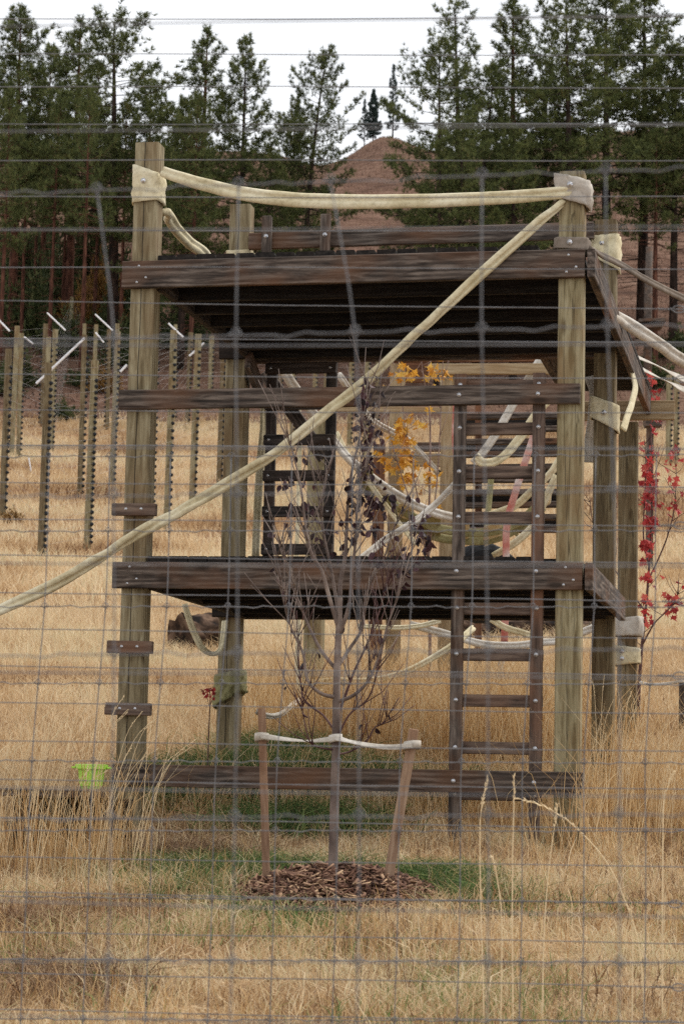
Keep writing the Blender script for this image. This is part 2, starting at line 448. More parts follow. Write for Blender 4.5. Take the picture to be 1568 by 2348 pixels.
def ground_mat(name, hill):
    m, t, b = new_mat(name, 1.0, 0.05)
    c = t.nodes.new('ShaderNodeTexCoord'); v = c.outputs['Object']
    if not hill:
        n1 = nd(t, 'ShaderNodeTexNoise', Scale=0.28, Detail=6.0, Roughness=0.6); t.links.new(v, n1.inputs['Vector'])
        n2 = nd(t, 'ShaderNodeTexNoise', Scale=26.0, Detail=5.0, Roughness=0.7); t.links.new(v, n2.inputs['Vector'])
        a = ramp(t, n1.outputs['Fac'], [(0.34, (0.30, 0.155, 0.095)), (0.44, (0.46, 0.30, 0.165)), (0.58, (0.58, 0.42, 0.25)), (0.70, (0.38, 0.285, 0.165))])
        bb = ramp(t, n2.outputs['Fac'], [(0.33, (0.26, 0.215, 0.17)), (0.66, (0.95, 0.95, 0.95))])
        col = mixc(t, 1.0, a, bb, 'MULTIPLY')
        h = n2.outputs['Fac']; ds = 0.03
    else:
        mp_ = t.nodes.new('ShaderNodeMapping'); mp_.inputs['Scale'].default_value = (0.6, 0.6, 3.0); t.links.new(v, mp_.inputs[0])
        n1 = nd(t, 'ShaderNodeTexNoise', Scale=0.35, Detail=7.0, Roughness=0.65); t.links.new(mp_.outputs[0], n1.inputs['Vector'])
        n2 = nd(t, 'ShaderNodeTexNoise', Scale=2.6, Detail=6.0, Roughness=0.75); t.links.new(mp_.outputs[0], n2.inputs['Vector'])
        a = ramp(t, n1.outputs['Fac'], [(0.32, (0.10, 0.058, 0.042)), (0.5, (0.20, 0.117, 0.083)), (0.7, (0.275, 0.175, 0.128))])
        bb = ramp(t, n2.outputs['Fac'], [(0.36, (0.45, 0.40, 0.36)), (0.6, (1.0, 1.0, 1.0))])
        col = mixc(t, 1.0, a, bb, 'MULTIPLY')
        h = n2.outputs['Fac']; ds = 0.3
    t.links.new(col, b.inputs['Base Color'])
    bp = nd(t, 'ShaderNodeBump', Strength=0.7, Distance=ds); t.links.new(h, bp.inputs['Height']); t.links.new(bp.outputs[0], b.inputs['Normal'])
    return m


# ------------------------------------------------------------------ ground and hillside
def sheet(name, ys, mat):
    nx = 121
    us = np.linspace(-1, 1, nx); us = np.sign(us) * np.abs(us) ** 1.7
    V = []
    for y in ys:
        half = 14 + 0.55 * max(y, 0)
        xs = us * half
        zs = ground_np(xs, np.full(nx, y))
        V.append(np.stack([xs, np.full(nx, y), zs], 1))
    V = np.concatenate(V)
    Fc = []
    idx = np.arange(len(ys) * nx).reshape(len(ys), nx)
    a, b, c, d = idx[:-1, :-1].ravel(), idx[:-1, 1:].ravel(), idx[1:, 1:].ravel(), idx[1:, :-1].ravel()
    Fc = np.concatenate([np.stack([a, b, c], 1), np.stack([a, c, d], 1)])
    o = bpy.data.objects.new(name, np_mesh(name, V, Fc, mat, smooth=True))
    link(o); o['kind'] = 'structure'
    return o


ys1 = np.concatenate([np.linspace(-8, 4, 12), np.linspace(4.3, 16, 60), np.linspace(16.4, 78, 90)])
ys2 = np.concatenate([np.linspace(78, 215, 130), np.linspace(217, 420, 50)])
sheet('ground', ys1, ground_mat('dry_field_soil', False))
sheet('hillside', ys2, ground_mat('dry_hillside_soil', True))

# ------------------------------------------------------------------ climbing tower
TH = math.atan(1059.0 / F)
E = Vector((math.cos(TH), -math.sin(TH), 0)); D = Vector((math.sin(TH), math.cos(TH), 0)); Z = Vector((0, 0, 1))
P0 = Vector((-1.10, 12.2, 0))
W_ = 2.335; S2 = 2.1; S3 = 4.3


def T(u, s, z): return P0 + E * u + D * s + Z * z


tz = ground(P0.x, P0.y)
tower = empty('climbing_tower', (P0.x, P0.y, tz), -TH, 'two-level timber climbing tower with decks, ladders and tall pale posts', 'tower')
HP = 0.066


def post(u, s, top, mat, parent=tower, hw=HP, name='post'):
    p = T(u, s, 0); zb = ground(p.x, p.y) - 0.35
    return beam(name, parent, T(u, s, zb), T(u, s, top), 2 * hw, 2 * hw, mat, up=-D, bev=0.007)


post(0, 0, 3.449, M['post_crack'])
post(W_, 0, 3.207, M['post'])
post(0, S2, 3.64, M['post_crack'])
post(W_, S2, 3.47, M['post_brown'])
post(0.06, S3, 2.6, M['post'])
post(W_ - 0.02, S3, 2.55, M['post_brown'])
FR = -HP - 0.021              # front beams sit on the front faces of the posts


def bolt_mesh():
    b = MB()
    n = 10
    prof = [(0.0, 0.0), (0.021, 0.0), (0.021, 0.003), (0.011, 0.0035), (0.0105, 0.010), (0.006, 0.014), (0.0, 0.0145)]
    for r_, h_ in prof:
        for k in range(n):
            a = 2 * math.pi * k / n
            b.v.append((r_ * math.cos(a), r_ * math.sin(a), h_))
    for i in range(len(prof) - 1):
        for k in range(n):
            k2 = (k + 1) % n
            b.f.append((i * n + k, i * n + k2, (i + 1) * n + k2, (i + 1) * n + k))
    return b.mesh('bolt', M['bolt'], True)


BOLT = bolt_mesh()


def bolt(parent, p, nrm=None, sc=1.0):
    nrm = -D if nrm is None else nrm
    Mx = Vector(nrm).to_track_quat('Z', 'Y').to_matrix().to_4x4()
    Mx = Mx @ Matrix.Scale(sc, 4); Mx.translation = p
    return link(bpy.data.objects.new('bolt', BOLT), parent, Mx)


def fbeam(name, u0, u1, z0, z1, mat, s=FR, th=0.04, parent=tower):
    return beam(name, parent, T(u0, s, (z0 + z1) / 2), T(u1, s, (z0 + z1) / 2), th, z1 - z0, mat, up=Z)


upper_beam = fbeam('front_beam', -0.105, W_ + 0.075, 2.627, 2.776, M['timber'])
mid_rail = fbeam('rail', -0.10, W_ + 0.055, 1.957, 2.062, M['timber'])
low_beam = fbeam('front_beam', -0.105, W_ + 0.075, 0.985, 1.126, M['timber'])
bot_rail = fbeam('rail', -0.07, W_ + 0.085, -0.064, 0.052, M['timber'])
for b_, zz in ((upper_beam, 2.70), (low_beam, 1.055)):
    for du, dz in ((-0.01, 0.045), (0.03, -0.02), (-0.02, -0.045)):
        bolt(b_, T(0.0 + du, FR - 0.0205, zz + dz), sc=0.32)
        bolt(b_, T(W_ + du, FR - 0.0205, zz + dz), sc=0.36)
# side and back beams, joists; inner ones carry under-deck shade in their colour
for z0, z1 in ((2.627, 2.775), (0.985, 1.125)):
    zc = (z0 + z1) / 2; h = z1 - z0
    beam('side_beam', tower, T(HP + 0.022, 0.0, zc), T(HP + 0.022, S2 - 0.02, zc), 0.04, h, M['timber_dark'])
    beam('side_beam', tower, T(W_ + HP + 0.043, FR - 0.018, zc), T(W_ + HP + 0.043, (S3 + 0.1) if z0 > 2 else S2 + 0.02, zc), 0.04, h, M['timber'])
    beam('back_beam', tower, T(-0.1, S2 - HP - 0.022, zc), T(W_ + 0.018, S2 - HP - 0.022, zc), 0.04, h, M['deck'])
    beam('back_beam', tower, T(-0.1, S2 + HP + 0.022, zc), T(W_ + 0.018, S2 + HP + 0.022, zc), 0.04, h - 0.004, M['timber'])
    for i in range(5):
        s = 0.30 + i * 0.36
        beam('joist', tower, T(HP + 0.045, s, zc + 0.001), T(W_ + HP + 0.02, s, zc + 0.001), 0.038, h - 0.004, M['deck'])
# deck boards, ends towards the camera
for zt in (2.778, 1.128):
    u = HP + 0.012 if zt > 2 else HP + 0.01
    while u < W_ + 0.10:
        wdt = 0.108 + random.uniform(-0.004, 0.003)
        s0 = FR + 0.024 + random.uniform(-0.006, 0.008)
        uc = u + wdt / 2
        near_r = abs(uc - W_) < HP + wdt / 2 + 0.004
        if uc + wdt / 2 > W_ + 0.125: break
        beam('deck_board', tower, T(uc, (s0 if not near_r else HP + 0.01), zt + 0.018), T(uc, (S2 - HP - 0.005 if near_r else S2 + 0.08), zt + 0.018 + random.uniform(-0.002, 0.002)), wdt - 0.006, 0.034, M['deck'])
        u += wdt + 0.003
# walkway behind, along the right side
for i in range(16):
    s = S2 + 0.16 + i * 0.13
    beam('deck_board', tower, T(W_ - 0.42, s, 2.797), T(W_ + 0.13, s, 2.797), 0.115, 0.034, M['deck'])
beam('joist', tower, T(W_ - 0.40, S2 + 0.1, 2.70), T(W_ - 0.40, S3 + 0.1, 2.70), 0.04, 0.145, M['timber'])
beam('walkway_end', tower, T(W_ - 0.45, S3 + 0.12, 2.66), T(W_ + 0.30, S3 + 0.12, 2.66), 0.04, 0.14, M['pale'])
# diagonal brace at the back left, short block under the deck
beam('brace', tower, T(0.09, S2 + 0.35, 2.62), T(0.5, S2 + 0.35, 2.05), 0.04, 0.09, M['timber'])
beam('brace', tower, T(0.115, S2 - 0.2, 2.60), T(0.115, S2 + 0.5, 2.30), 0.04, 0.12, M['timber'])
# back guard rail with two pickets
rail_b = beam('guard_rail', tower, T(HP + 0.01, S2 - HP - 0.03, 3.385), T(W_ - HP - 0.004, S2 - HP - 0.03, 3.395), 0.04, 0.105, M['timber'])
for u in (0.20, 0.58):
    pk = beam('picket', tower, T(u, S2 - HP - 0.072, 2.82), T(u, S2 - HP - 0.072, 3.535), 0.062, 0.038, M['timber'], up=-D)
    bolt(pk, T(u, S2 - HP - 0.092, 3.40), sc=0.7)
# cleats on the left post
for zc, hw_ in ((1.412, 0.123), (0.672, 0.126), (0.342, 0.127)):
    cl = beam('cleat', tower, T(-hw_ + 0.002, -HP - 0.022, zc), T(hw_ + 0.002, -HP - 0.022, zc - 0.003), 0.04, 0.066, M['timber_warm'])
    bolt(cl, T(-0.04, -HP - 0.0425, zc), sc=0.4); bolt(cl, T(0.045, -HP - 0.0425, zc), sc=0.4)


def ladder(u0, u1, s, zlo, zhi, rungs, rw, mat, rungs_front, rh=0.068, matb=None, sc=1.0, over=0.0):
    l = MB()
    root = bpy.data.objects.new('ladder', None); link(root, tower, Matrix.Translation(T(u0, s, zlo)))
    for u in (u0, u1):
        beam('rail', root, T(u, s, zlo + (0.0 if u == u0 else 0.02)), T(u, s, zhi), rw, 0.04, mat if u == u0 else (matb or mat), up=-D)
    for zc in rungs:
        if rungs_front:
            beam('rung', root, T(u0 - over, s - 0.041, zc), T(u1 + over, s - 0.041, zc), 0.038, rh, mat)
            sf = s - 0.061
        else:
            beam('rung', root, T(u0 - 0.03, s + 0.041, zc), T(u1 + 0.03, s + 0.041, zc), 0.038, rh, M['timber_warm'])
            sf = s - 0.021
        for u in (u0, u1):
            bolt(root, T(u, sf, zc), sc=sc)
    return root


fl = ladder(1.757, 2.172, 0.0 - HP + 0.022, -0.36, 2.13, [-0.07, 0.169, 0.413, 0.652, 0.892, 1.37, 1.61, 1.842, 2.07], 0.064, M['timber'], False, 0.064, M['timber_warm'], 0.55)
for zc in (2.01, 1.08, -0.005):
    for u in (1.757, 2.172):
        bolt({2.01: mid_rail, 1.08: low_beam, -0.005: bot_rail}[zc], T(u, FR - 0.0205, zc), sc=0.55)
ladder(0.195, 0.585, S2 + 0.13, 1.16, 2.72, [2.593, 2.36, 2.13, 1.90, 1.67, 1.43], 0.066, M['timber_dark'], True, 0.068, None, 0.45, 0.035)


# ------------------------------------------------------------------ fire hoses
def hose_mesh(pts, wd, th, ang, n=8, crease=0.55, wob=0.004, seed=0, taper=None):
    """flat woven hose swept along a smooth path; ang = turn of its flat side (degrees) at each control point"""
    C = catmull(pts, n)
    A = np.interp(np.linspace(0, len(pts) - 1, len(C)), range(len(pts)), ang)
    W2 = np.interp(np.linspace(0, len(pts) - 1, len(C)), range(len(pts)), taper if taper is not None else [1] * len(pts))
    b = MB(); prof = []
    K = 11
    for i in range(K):
        x = -1 + 2 * i / (K - 1)
        prof.append((x, math.sqrt(max(0.0, 1 - abs(x) ** 3)) * (1 - crease * math.exp(-((x - 0.12) / 0.2) ** 2)) + 0.08))
    prof += [(x, -y * 0.9) for x, y in prof[::-1]]
    m = len(prof)
    for i, p in enumerate(C):
        t = (C[min(i + 1, len(C) - 1)] - C[max(i - 1, 0)]).normalized()
        v = Vector((0, 1, 0))
        wv = t.cross(v)
        if wv.length < 0.05: wv = t.cross(Vector((1, 0, 0)))
        wv.normalize(); tv = wv.cross(t).normalized()
        a = R(A[i]); w1 = wv * math.cos(a) + tv * math.sin(a); t1 = tv * math.cos(a) - wv * math.sin(a)
        for (x, y) in prof:
            q = p + w1 * (x * wd / 2 * W2[i]) + t1 * (y * th / 2)
            k = mnoise.noise(Vector((q.x * 9 + seed, q.y * 9, q.z * 9))) * wob
            b.v.append(tuple(q + t1 * k))
    for i in range(len(C) - 1):
        for k in range(m):
            k2 = (k + 1) % m
            b.f.append((i * m + k, i * m + k2, (i + 1) * m + k2, (i + 1) * m + k))
    b.f.append(tuple(range(m))[::-1]); b.f.append(tuple((len(C) - 1) * m + k for k in range(m)))
    return b


def hose(name, parent, pts, wd, th, ang, mat, **kw):
    b = hose_mesh(pts, wd, th, ang, **kw)
    return b.build(name, mat, parent, Matrix.Translation(Vector(pts[0])), smooth=True)


def wrap(name, parent, u, s, hw, z0, z1, mat, tilt=0.0, tiltb=0.0, flare=0.006, seed=0, wob=0.006, ragged=0.0, th=0.008):
    """band of hose folded round a square post"""
    b = MB(); nA, nV = 40, 9
    rings = []
    for side in (0, 1):
        for j in range(nV):
            v = j / (nV - 1)
            for i in range(nA):
                a = 2 * math.pi * i / nA
                ca, sa = math.cos(a), math.sin(a)
                pw = 5.0
                r = 1.0 / (abs(ca) ** pw + abs(sa) ** pw) ** (1 / pw)
                x, y = ca * r, sa * r
                z = (z0 + tiltb * x) + v * ((z1 + tilt * x) - (z0 + tiltb * x))
                if ragged and j == 0: z += random.uniform(-1, 1) * ragged
                off = hw + 0.004 + flare * (0.3 + abs(mnoise.noise(Vector((x * 2 + seed, y * 2, z * 6))))) + (th if side == 0 else 0.0)
                off += wob * mnoise.noise(Vector((x * 3 + seed, y * 3 + 5, z * 28))) * (1 if side == 0 else 1)
                b.v.append(tuple(T(u + x * off, s + y * off, z)))
    def id_(sd, j, i): return sd * nV * nA + j * nA + (i % nA)
    for j in range(nV - 1):
        for i in range(nA):
            b.f.append((id_(0, j, i), id_(0, j, i + 1), id_(0, j + 1, i + 1), id_(0, j + 1, i)))
            b.f.append((id_(1, j, i + 1), id_(1, j, i), id_(1, j + 1, i), id_(1, j + 1, i + 1)))
    for i in range(nA):
        b.f.append((id_(0, nV - 1, i), id_(0, nV - 1, i + 1), id_(1, nV - 1, i + 1), id_(1, nV - 1, i)))
        b.f.append((id_(0, 0, i + 1), id_(0, 0, i), id_(1, 0, i), id_(1, 0, i + 1)))
    return b.build(name, mat, parent, Matrix.Translation(T(u, s, (z0 + z1) / 2)), smooth=True)


def fy(px, py, off):
    """point off metres in front of the tower's front plane, seen at px,py"""
    d = ray(px, py)
    # plane: (p-P0).D = -off
    t = (P0.dot(D) - off) / d.dot(D)
    return d * t


def hthing(pts, label, group='fire hoses slung about the climbing tower', name='fire_hose'):
    return empty(name, pts, 0, label, 'hose', group)


# top sling between the two front posts
p_ = [fy(x, y, o) for x, y, o in ((372, 392, 0.085), (400, 402, 0.09), (460, 420, 0.10), (545, 441, 0.10), (650, 455, 0.10), (770, 461, 0.10), (920, 461, 0.10), (1080, 456, 0.10), (1200, 449, 0.095), (1285, 441, 0.085), (1310, 436, 0.08))]
h = hthing(p_[0], 'pale yellow hose sagging between the tops of the two front posts')
hose('sling', h, p_, 0.082, 0.030, [8, 8, 5, 2, 0, 0, 0, 0, -3, -6, -8], M['hose'], crease=0.9, wob=0.007, taper=[0.75, 0.8, 0.9, 0.95, 1, 1, 0.95, 0.9, 0.85, 0.8, 0.7])
wr = wrap('wrap', h, 0, 0, HP, 3.115, 3.30, M['hose'], tilt=-0.03, tiltb=0.006, seed=1, wob=0.012)
bolt(wr, T(-0.005, -HP - 0.028, 3.225), sc=0.7)
wr = wrap('wrap', h, W_, 0, HP, 3.04, 3.175, M['hose_white'], tilt=-0.022, tiltb=-0.028, flare=0.03, seed=3, wob=0.012)
bolt(wr, T(W_ - 0.005, -HP - 0.04, 3.125), sc=0.72)
# long diagonal hose
dp = [(1292, 462, .06), (1268, 482, .10), (1215, 527, .12), (1100, 630, .14), (960, 760, .16), (840, 872, .18), (760, 936, .2), (640, 1032, .22), (530, 1103, .24), (400, 1180, .26), (330, 1216, .28), (250, 1265, .30), (130, 1338, .33), (0, 1398, .36), (-160, 1470, .4), (-420, 1590, .46), (-700, 1735, .5)]
p_ = [fy(*q) for q in dp]
h = hthing(p_[0], 'long yellow hose stretched diagonally down across the front of the tower')
hose('strap', h, p_, 0.060, 0.036, [60, 55, 30, 5, 75, 10, -30, 60, 10, -45, 20, 70, 20, -30, 0, 0, 0], M['hose'], crease=0.85, wob=0.009, n=10, taper=[0.7, 0.8, 0.95, 1, 0.95, 1, 1.05, 1, 1.05, 1.1, 1.1, 1.1, 1.1, 1.1, 1.1, 1.1, 1.1])
# grey strap on the right post and dark hose to the right
h = hthing(T(W_, -0.1, 2.83), 'grey brown hose band round the front right post, running off to the right')
wr = wrap('wrap', h, W_, 0, HP + 0.012, 2.782, 2.845, M['hose_grey'], tilt=-0.004, tiltb=-0.008, seed=5, wob=0.004, flare=0.01)
bolt(wr, T(W_ - 0.005, -HP - 0.034, 2.815), sc=0.72)
p_ = [T(W_ + 0.09, -0.06, 2.80), at(1372, 580, 11.8), at(1420, 604, 11.95), at(1490, 645, 12.3), at(1568, 684, 12.7), at(1750, 770, 13.6), at(1900, 830, 14.3)]
hose('strap', h, p_, 0.045, 0.02, [60, 40, 20, 10, 0, 0, 0], M['hose_grey'])
# hose behind the left post
p_ = [T(0.06, 0.10, 3.10), at(384, 492, 12.5), at(405, 525, 12.7), at(435, 556, 12.95), at(470, 585, 13.2), at(500, 650, 13.6)]
h = hthing(p_[0], 'pale yellow hose dropping behind the left front post onto the upper deck')
hose('strap', h, p_, 0.075, 0.045, [0, 10, 10, 0, 0, 0], M['hose'])
# back right post wrap, hoses off to the right
h = hthing(T(W_, S2, 3.2), 'cream hose wrapped round the top of the back right post')
wr = wrap('wrap', h, W_, S2, HP, 3.19, 3.37, M['hose'], tilt=0.005, tiltb=-0.045, flare=0.02, seed=8, wob=0.012)
bolt(wr, T(W_ - 0.02, S2 - HP - 0.03, 3.315), sc=0.72)
p_ = [T(W_ + 0.10, 1.3, 2.72), at(1428, 735, 13.35), at(1475, 765, 13.5), at(1520, 795, 13.7), at(1568, 828, 13.9), at(1750, 930, 14.8)]
h = hthing(p_[0], 'thick pale hose running off right from the side of the upper deck')
hose('strap', h, p_, 0.085, 0.05, [0, 0, 0, 5, 0, 0], M['hose_white'])
for pts, lb in (([(1441, 808, 15.2), (1470, 822, 15.4), (1510, 840, 15.6), (1568, 870, 16), (1700, 930, 16.6)], 'upper thin white strap trailing right from the walkway'),
                ([(1444, 834, 15.2), (1480, 850, 15.4), (1520, 870, 15.6), (1568, 893, 16), (1700, 950, 16.6)], 'lower thin white strap trailing right from the walkway')):
    p_ = [at(*q) for q in pts]
    h = hthing(p_[0], lb)
    hose('strap', h, p_, 0.055, 0.01, [10, 50, 70, 20, 20], M['hose_white'])
# wrap on back right post, middle
h = hthing(T(W_, S2, 2.3), 'yellow hose wrapped round the back right post below the upper deck, loop hanging beside it')
wr = wrap('wrap', h, W_, S2, HP, 2.185, 2.335, M['hose'], tilt=-0.03, tiltb=-0.045, flare=0.015, seed=11, wob=0.01)
bolt(wr, T(W_ - 0.0, S2 - HP - 0.026, 2.255), sc=0.72)
p_ = [at(1449, 850, 14.4), at(1456, 885, 14.35), at(1450, 920, 14.2), at(1440, 950, 14.05), at(1428, 985, 13.9)]
hose('strap', h, p_, 0.05, 0.018, [60, 40, 30, 30, 20], M['hose'])
p_ = [at(1352, 862, 13.9), at(1362, 900, 13.9), at(1358, 960, 13.95), at(1352, 1010, 14), at(1350, 1060, 14)]
h = hthing(p_[0], 'white hose hanging between the front right and back right posts')
hose('strap', h, p_, 0.07, 0.02, [0, 20, 30, 10, 0], M['hose_white'])
# third right post bands
h = hthing(T(W_ - .02, S3, 1.1), 'wide white band round the rear right post below deck level')
wrap('wrap', h, W_ - 0.02, S3, HP, 1.03, 1.16, M['hose_white'], tilt=0.01, tiltb=0.0, flare=0.05, seed=14, wob=0.004)
h = hthing(T(W_ - .02, S3, .88), 'pale yellow band with two bolts, lower on the rear right post')
wr = wrap('wrap', h, W_ - 0.02, S3, HP, 0.83, 0.955, M['hose'], tilt=-0.01, tiltb=0.01, flare=0.02, seed=17, wob=0.008)
for zz in (0.92, 0.87): bolt(wr, T(W_ - 0.05, S3 - HP - 0.03, zz), sc=0.72)
# olive canvas on back left post
h = hthing(T(0, S2, 0.5), 'frayed olive canvas wrapped low round the back left post')
wrap('wrap', h, 0, S2, HP, 0.47, 0.64, M['hose_olive'], tilt=0.02, tiltb=0.05, flare=0.03, seed=21, wob=0.022, ragged=0.012)
h = hthing(T(0, S2, 1.18), 'thin yellow strap round the back left post at lower deck level')
wrap('wrap', h, 0, S2, HP, 1.172, 1.20, M['hose'], flare=0.01, seed=23)
h = hthing(T(0, S2, 2.82), 'thin yellow strap round the back left post at upper deck level')
wrap('wrap', h, 0, S2, HP, 3.30, 3.335, M['hose'], flare=0.012, seed=24)
# hanging loop under lower deck, left
p_ = [at(424, 1385, 13.6), at(432, 1415, 13.6), at(447, 1455, 13.6), at(465, 1488, 13.6), at(488, 1499, 13.65), at(505, 1490, 13.7), at(512, 1462, 13.8), at(516, 1425, 13.9)]
h = hthing(p_[0], 'yellow hose hanging in a loop under the left end of the lower deck')
hose('loop', h, p_, 0.042, 0.02, [40, 20, 10, 30, 60, 40, 20, 10], M['hose'], n=6)
# strip beside back left post
p_ = [at(606, 930, 14.4), at(602, 985, 14.4), at(597, 1060, 14.4), at(591, 1160, 14.4), at(586, 1278, 14.4)]
h = hthing(p_[0], 'folded yellow hose hanging straight down beside the back left post')
hose('strap', h, p_, 0.055, 0.02, [20, 60, 15, 20, 30], M['hose'])
# rear left post wrap and its hoses
h = hthing(T(0.06, S3, 0.4), 'pale yellow band low on the rear left post with a hose trailing from it')
wrap('wrap', h, 0.06, S3, HP, 0.50, 0.64, M['hose'], tilt=-0.01, tiltb=-0.005, seed=27)
p_ = [at(686, 1606, 15.6), at(665, 1622, 15.2), at(640, 1640, 14.8), at(612, 1642, 14.5), at(590, 1632, 14.4)]
hose('strap', h, p_, 0.04, 0.025, [0, 30, 60, 20, 0], M['hose_white'])
p_ = [at(684, 900, 16), at(687, 1010, 16), at(684, 1150, 16), at(680, 1300, 16), at(684, 1420, 16), at(681, 1520, 16), at(688, 1590, 16)]
h = hthing(p_[0], 'narrow yellow hose hanging along the rear left post')
hose('strap', h, p_, 0.035, 0.02, [40, 20, 60, 30, 20, 30, 20], M['hose'])
# tangle of hoses behind the tower
TANG = [
    ([(640, 832, 16.5), (670, 880, 16.6), (720, 950, 16.8), (765, 1010, 17), (800, 1052, 17.1), (850, 1095, 17.3), (920, 1142, 17.5), (985, 1172, 17.7), (1050, 1188, 17.9), (1120, 1190, 18)], .075, .04, 'hose_white', 'broad white hose sagging from the upper left into the hammock'),
    ([(770, 990, 17.2), (800, 1045, 17.2), (835, 1092, 17.3), (870, 1140, 17.3), (915, 1200, 17.4), (955, 1250, 17.4)], .04, .02, 'hose', 'thin yellow hose slanting down below the white hammock edge'),
    ([(1052, 1100, 17), (1010, 1145, 17), (965, 1185, 16.9), (920, 1215, 16.8), (880, 1240, 16.8), (840, 1272, 16.7), (800, 1300, 16.6)], .055, .03, 'hose_white', 'twisted white hose crossing in front of the hammock'),
    ([(1242, 818, 19), (1215, 862, 19), (1180, 920, 19), (1140, 990, 19), (1105, 1040, 19), (1085, 1062, 19)], .07, .03, 'hose_white', 'steep white hose seen behind the upper ladder rungs'),
    ([(1285, 890, 18.5), (1240, 935, 18.5), (1195, 1000, 18.5), (1150, 1050, 18.5), (1110, 1062, 18.5), (1090, 1046, 18.5)], .075, .03, 'hose', 'yellow hose curving down behind the third ladder rung'),
    ([(1290, 1045, 18), (1262, 1085, 18), (1215, 1130, 18), (1180, 1160, 18), (1130, 1180, 18), (1085, 1187, 18)], .07, .03, 'hose', 'yellow hose rising to the right side of the hammock'),
    ([(1275, 1090, 17.6), (1248, 1150, 17.6), (1222, 1205, 17.6), (1180, 1245, 17.6), (1130, 1275, 17.6)], .06, .03, 'hose', 'yellow hose dropping steeply beside the right ladder rail'),
    ([(1010, 838, 19), (1016, 870, 19), (1024, 930, 19), (1030, 1000, 19), (1028, 1100, 19), (1024, 1200, 19)], .06, .03, 'hose', 'pale hose hanging over the light beam'),
    ([(778, 860, 17.4), (850, 960, 18.0), (930, 1005, 18.4), (955, 1030, 18.6), (985, 1062, 18.8), (1005, 1085, 19)], .055, .04, 'hose_white', 'white hose slanting behind the golden leaves'),
    ([(940, 1432, 17), (990, 1445, 17), (1050, 1462, 17), (1110, 1478, 17), (1180, 1481, 17), (1240, 1474, 17), (1290, 1468, 17), (1360, 1440, 17)], .06, .035, 'hose_white', 'white hose sagging below the lower deck'),
    ([(690, 1575, 16.2), (760, 1562, 16.2), (840, 1562, 16.3), (920, 1545, 16.4), (990, 1510, 16.5), (1046, 1474, 16.6), (1085, 1440, 16.8)], .05, .03, 'hose', 'yellow twisted hose curving up below the lower deck'),
    ([(820, 1436, 16.9), (900, 1440, 16.9), (960, 1436, 16.9), (1010, 1424, 16.9)], .04, .03, 'hose', 'short yellow hose just under the lower deck'),
    ([(1125, 1420, 17.2), (1160, 1440, 17.2), (1200, 1452, 17.2), (1230, 1462, 17.2)], .05, .02, 'hose', 'short yellow hose slanting under the deck behind the ladder'),
]
for pts, wd, th, mt, lb in TANG:
    p_ = [at(*q) for q in pts]
    h = hthing(p_[0], lb, 'hoses of the play tangle behind the tower')
    hose('strap', h, p_, wd, th, [random.uniform(-25, 45) for _ in p_], M[mt], seed=random.random() * 9)
# hammock of yellow webbing
hm = empty('hammock', at(1000, 1240, 17.8), 0, 'sagging hammock woven from yellow hose strips behind the tower', 'hammock')
top = [(838, 1085, 17.2), (880, 1120, 17.4), (930, 1152, 17.6), (990, 1182, 17.8), (1060, 1200, 18), (1130, 1200, 18), (1190, 1180, 18), (1245, 1135, 18)]
bot = [(842, 1118, 17.6), (880, 1160, 17.8), (930, 1205, 18), (990, 1238, 18.2), (1060, 1248, 18.4), (1130, 1244, 18.4), (1190, 1215, 18.4), (1245, 1168, 18.4)]
for i in range(len(top)):
    a_ = Vector(at(*top[i])); b_ = Vector(at(*bot[i]))
    hose('web_strip', hm, [a_, a_.lerp(b_, 0.5) + Vector((0, 0.1, -0.03)), b_], 0.15 if i % 2 else 0.12, 0.012, [10, 0, -10], M['hose_olive' if i % 3 == 0 else 'hose'], crease=0.2)
for k in (0.45, 0.85):
    p_ = [Vector(at(*a_)).lerp(Vector(at(*b_)), k) + Vector((0, -0.04, 0)) for a_, b_ in zip(top, bot)]
    hose('web_strip', hm, p_, 0.07, 0.012, [0] * len(p_), M['hose_olive'], crease=0.2)
# faded red straps
for pts, lb in (([(1046, 930, 18.2), (1043, 1000, 18.2), (1048, 1070, 18.2), (1052, 1160, 18.2), (1054, 1300, 18.2)], 'faded red strap hanging straight beside the left ladder rail'),
                ([(1236, 960, 17.5), (1220, 1010, 17.5), (1200, 1070, 17.5), (1178, 1140, 17.5), (1162, 1200, 17.5), (1160, 1290, 17.5), (1158, 1400, 17.5), (1156, 1475, 17.5)], 'faded red strap slanting across behind the ladder, buckle at its end')):
    p_ = [at(*q) for q in pts]
    h = empty('webbing_strap', p_[0], 0, lb, 'strap', 'faded red straps behind the ladder')
    hose('strap', h, p_, 0.055, 0.008, [5, 0, 10, 0, 5, 0, 10, 0][:len(p_)], M['strap_pink'], crease=0.1, wob=0.01)
    if len(p_) > 6:
        Mx = Matrix.Translation(at(1156, 1482, 17.48)); b = MB(); b.quad_box(Matrix.Identity(4), 0.075, 0.03, 0.055, 0.006)
        b.build('buckle', M['black'], h, Mx, local=True)
        hose('strap_tail', h, [at(1152, 1490, 17.5), at(1148, 1530, 17.5), at(1150, 1565, 17.5)], 0.05, 0.008, [0, 10, 0], M['hose_white'], crease=0.1)

# ------------------------------------------------------------------ second frame behind the tower
pf = empty('timber_frame', (at(900, 1600, 19.4).x, 19.4, ground(0.4, 19.4)), 0, 'pale timber frame of posts and cross beams standing behind the tower', 'frame')


def vpost(parent, px, ytop, Y, wd, mat, ybot=None, name='post', pxb=None):
    a_ = at(px, ytop, Y); zb = (ground(a_.x, Y) - 0.3) if ybot is None else at(px, ybot, Y).z
    return beam(name, parent, (a_.x, Y, zb), (a_.x, Y, a_.z), wd, wd, mat, up=Vector((0, -1, 0)))


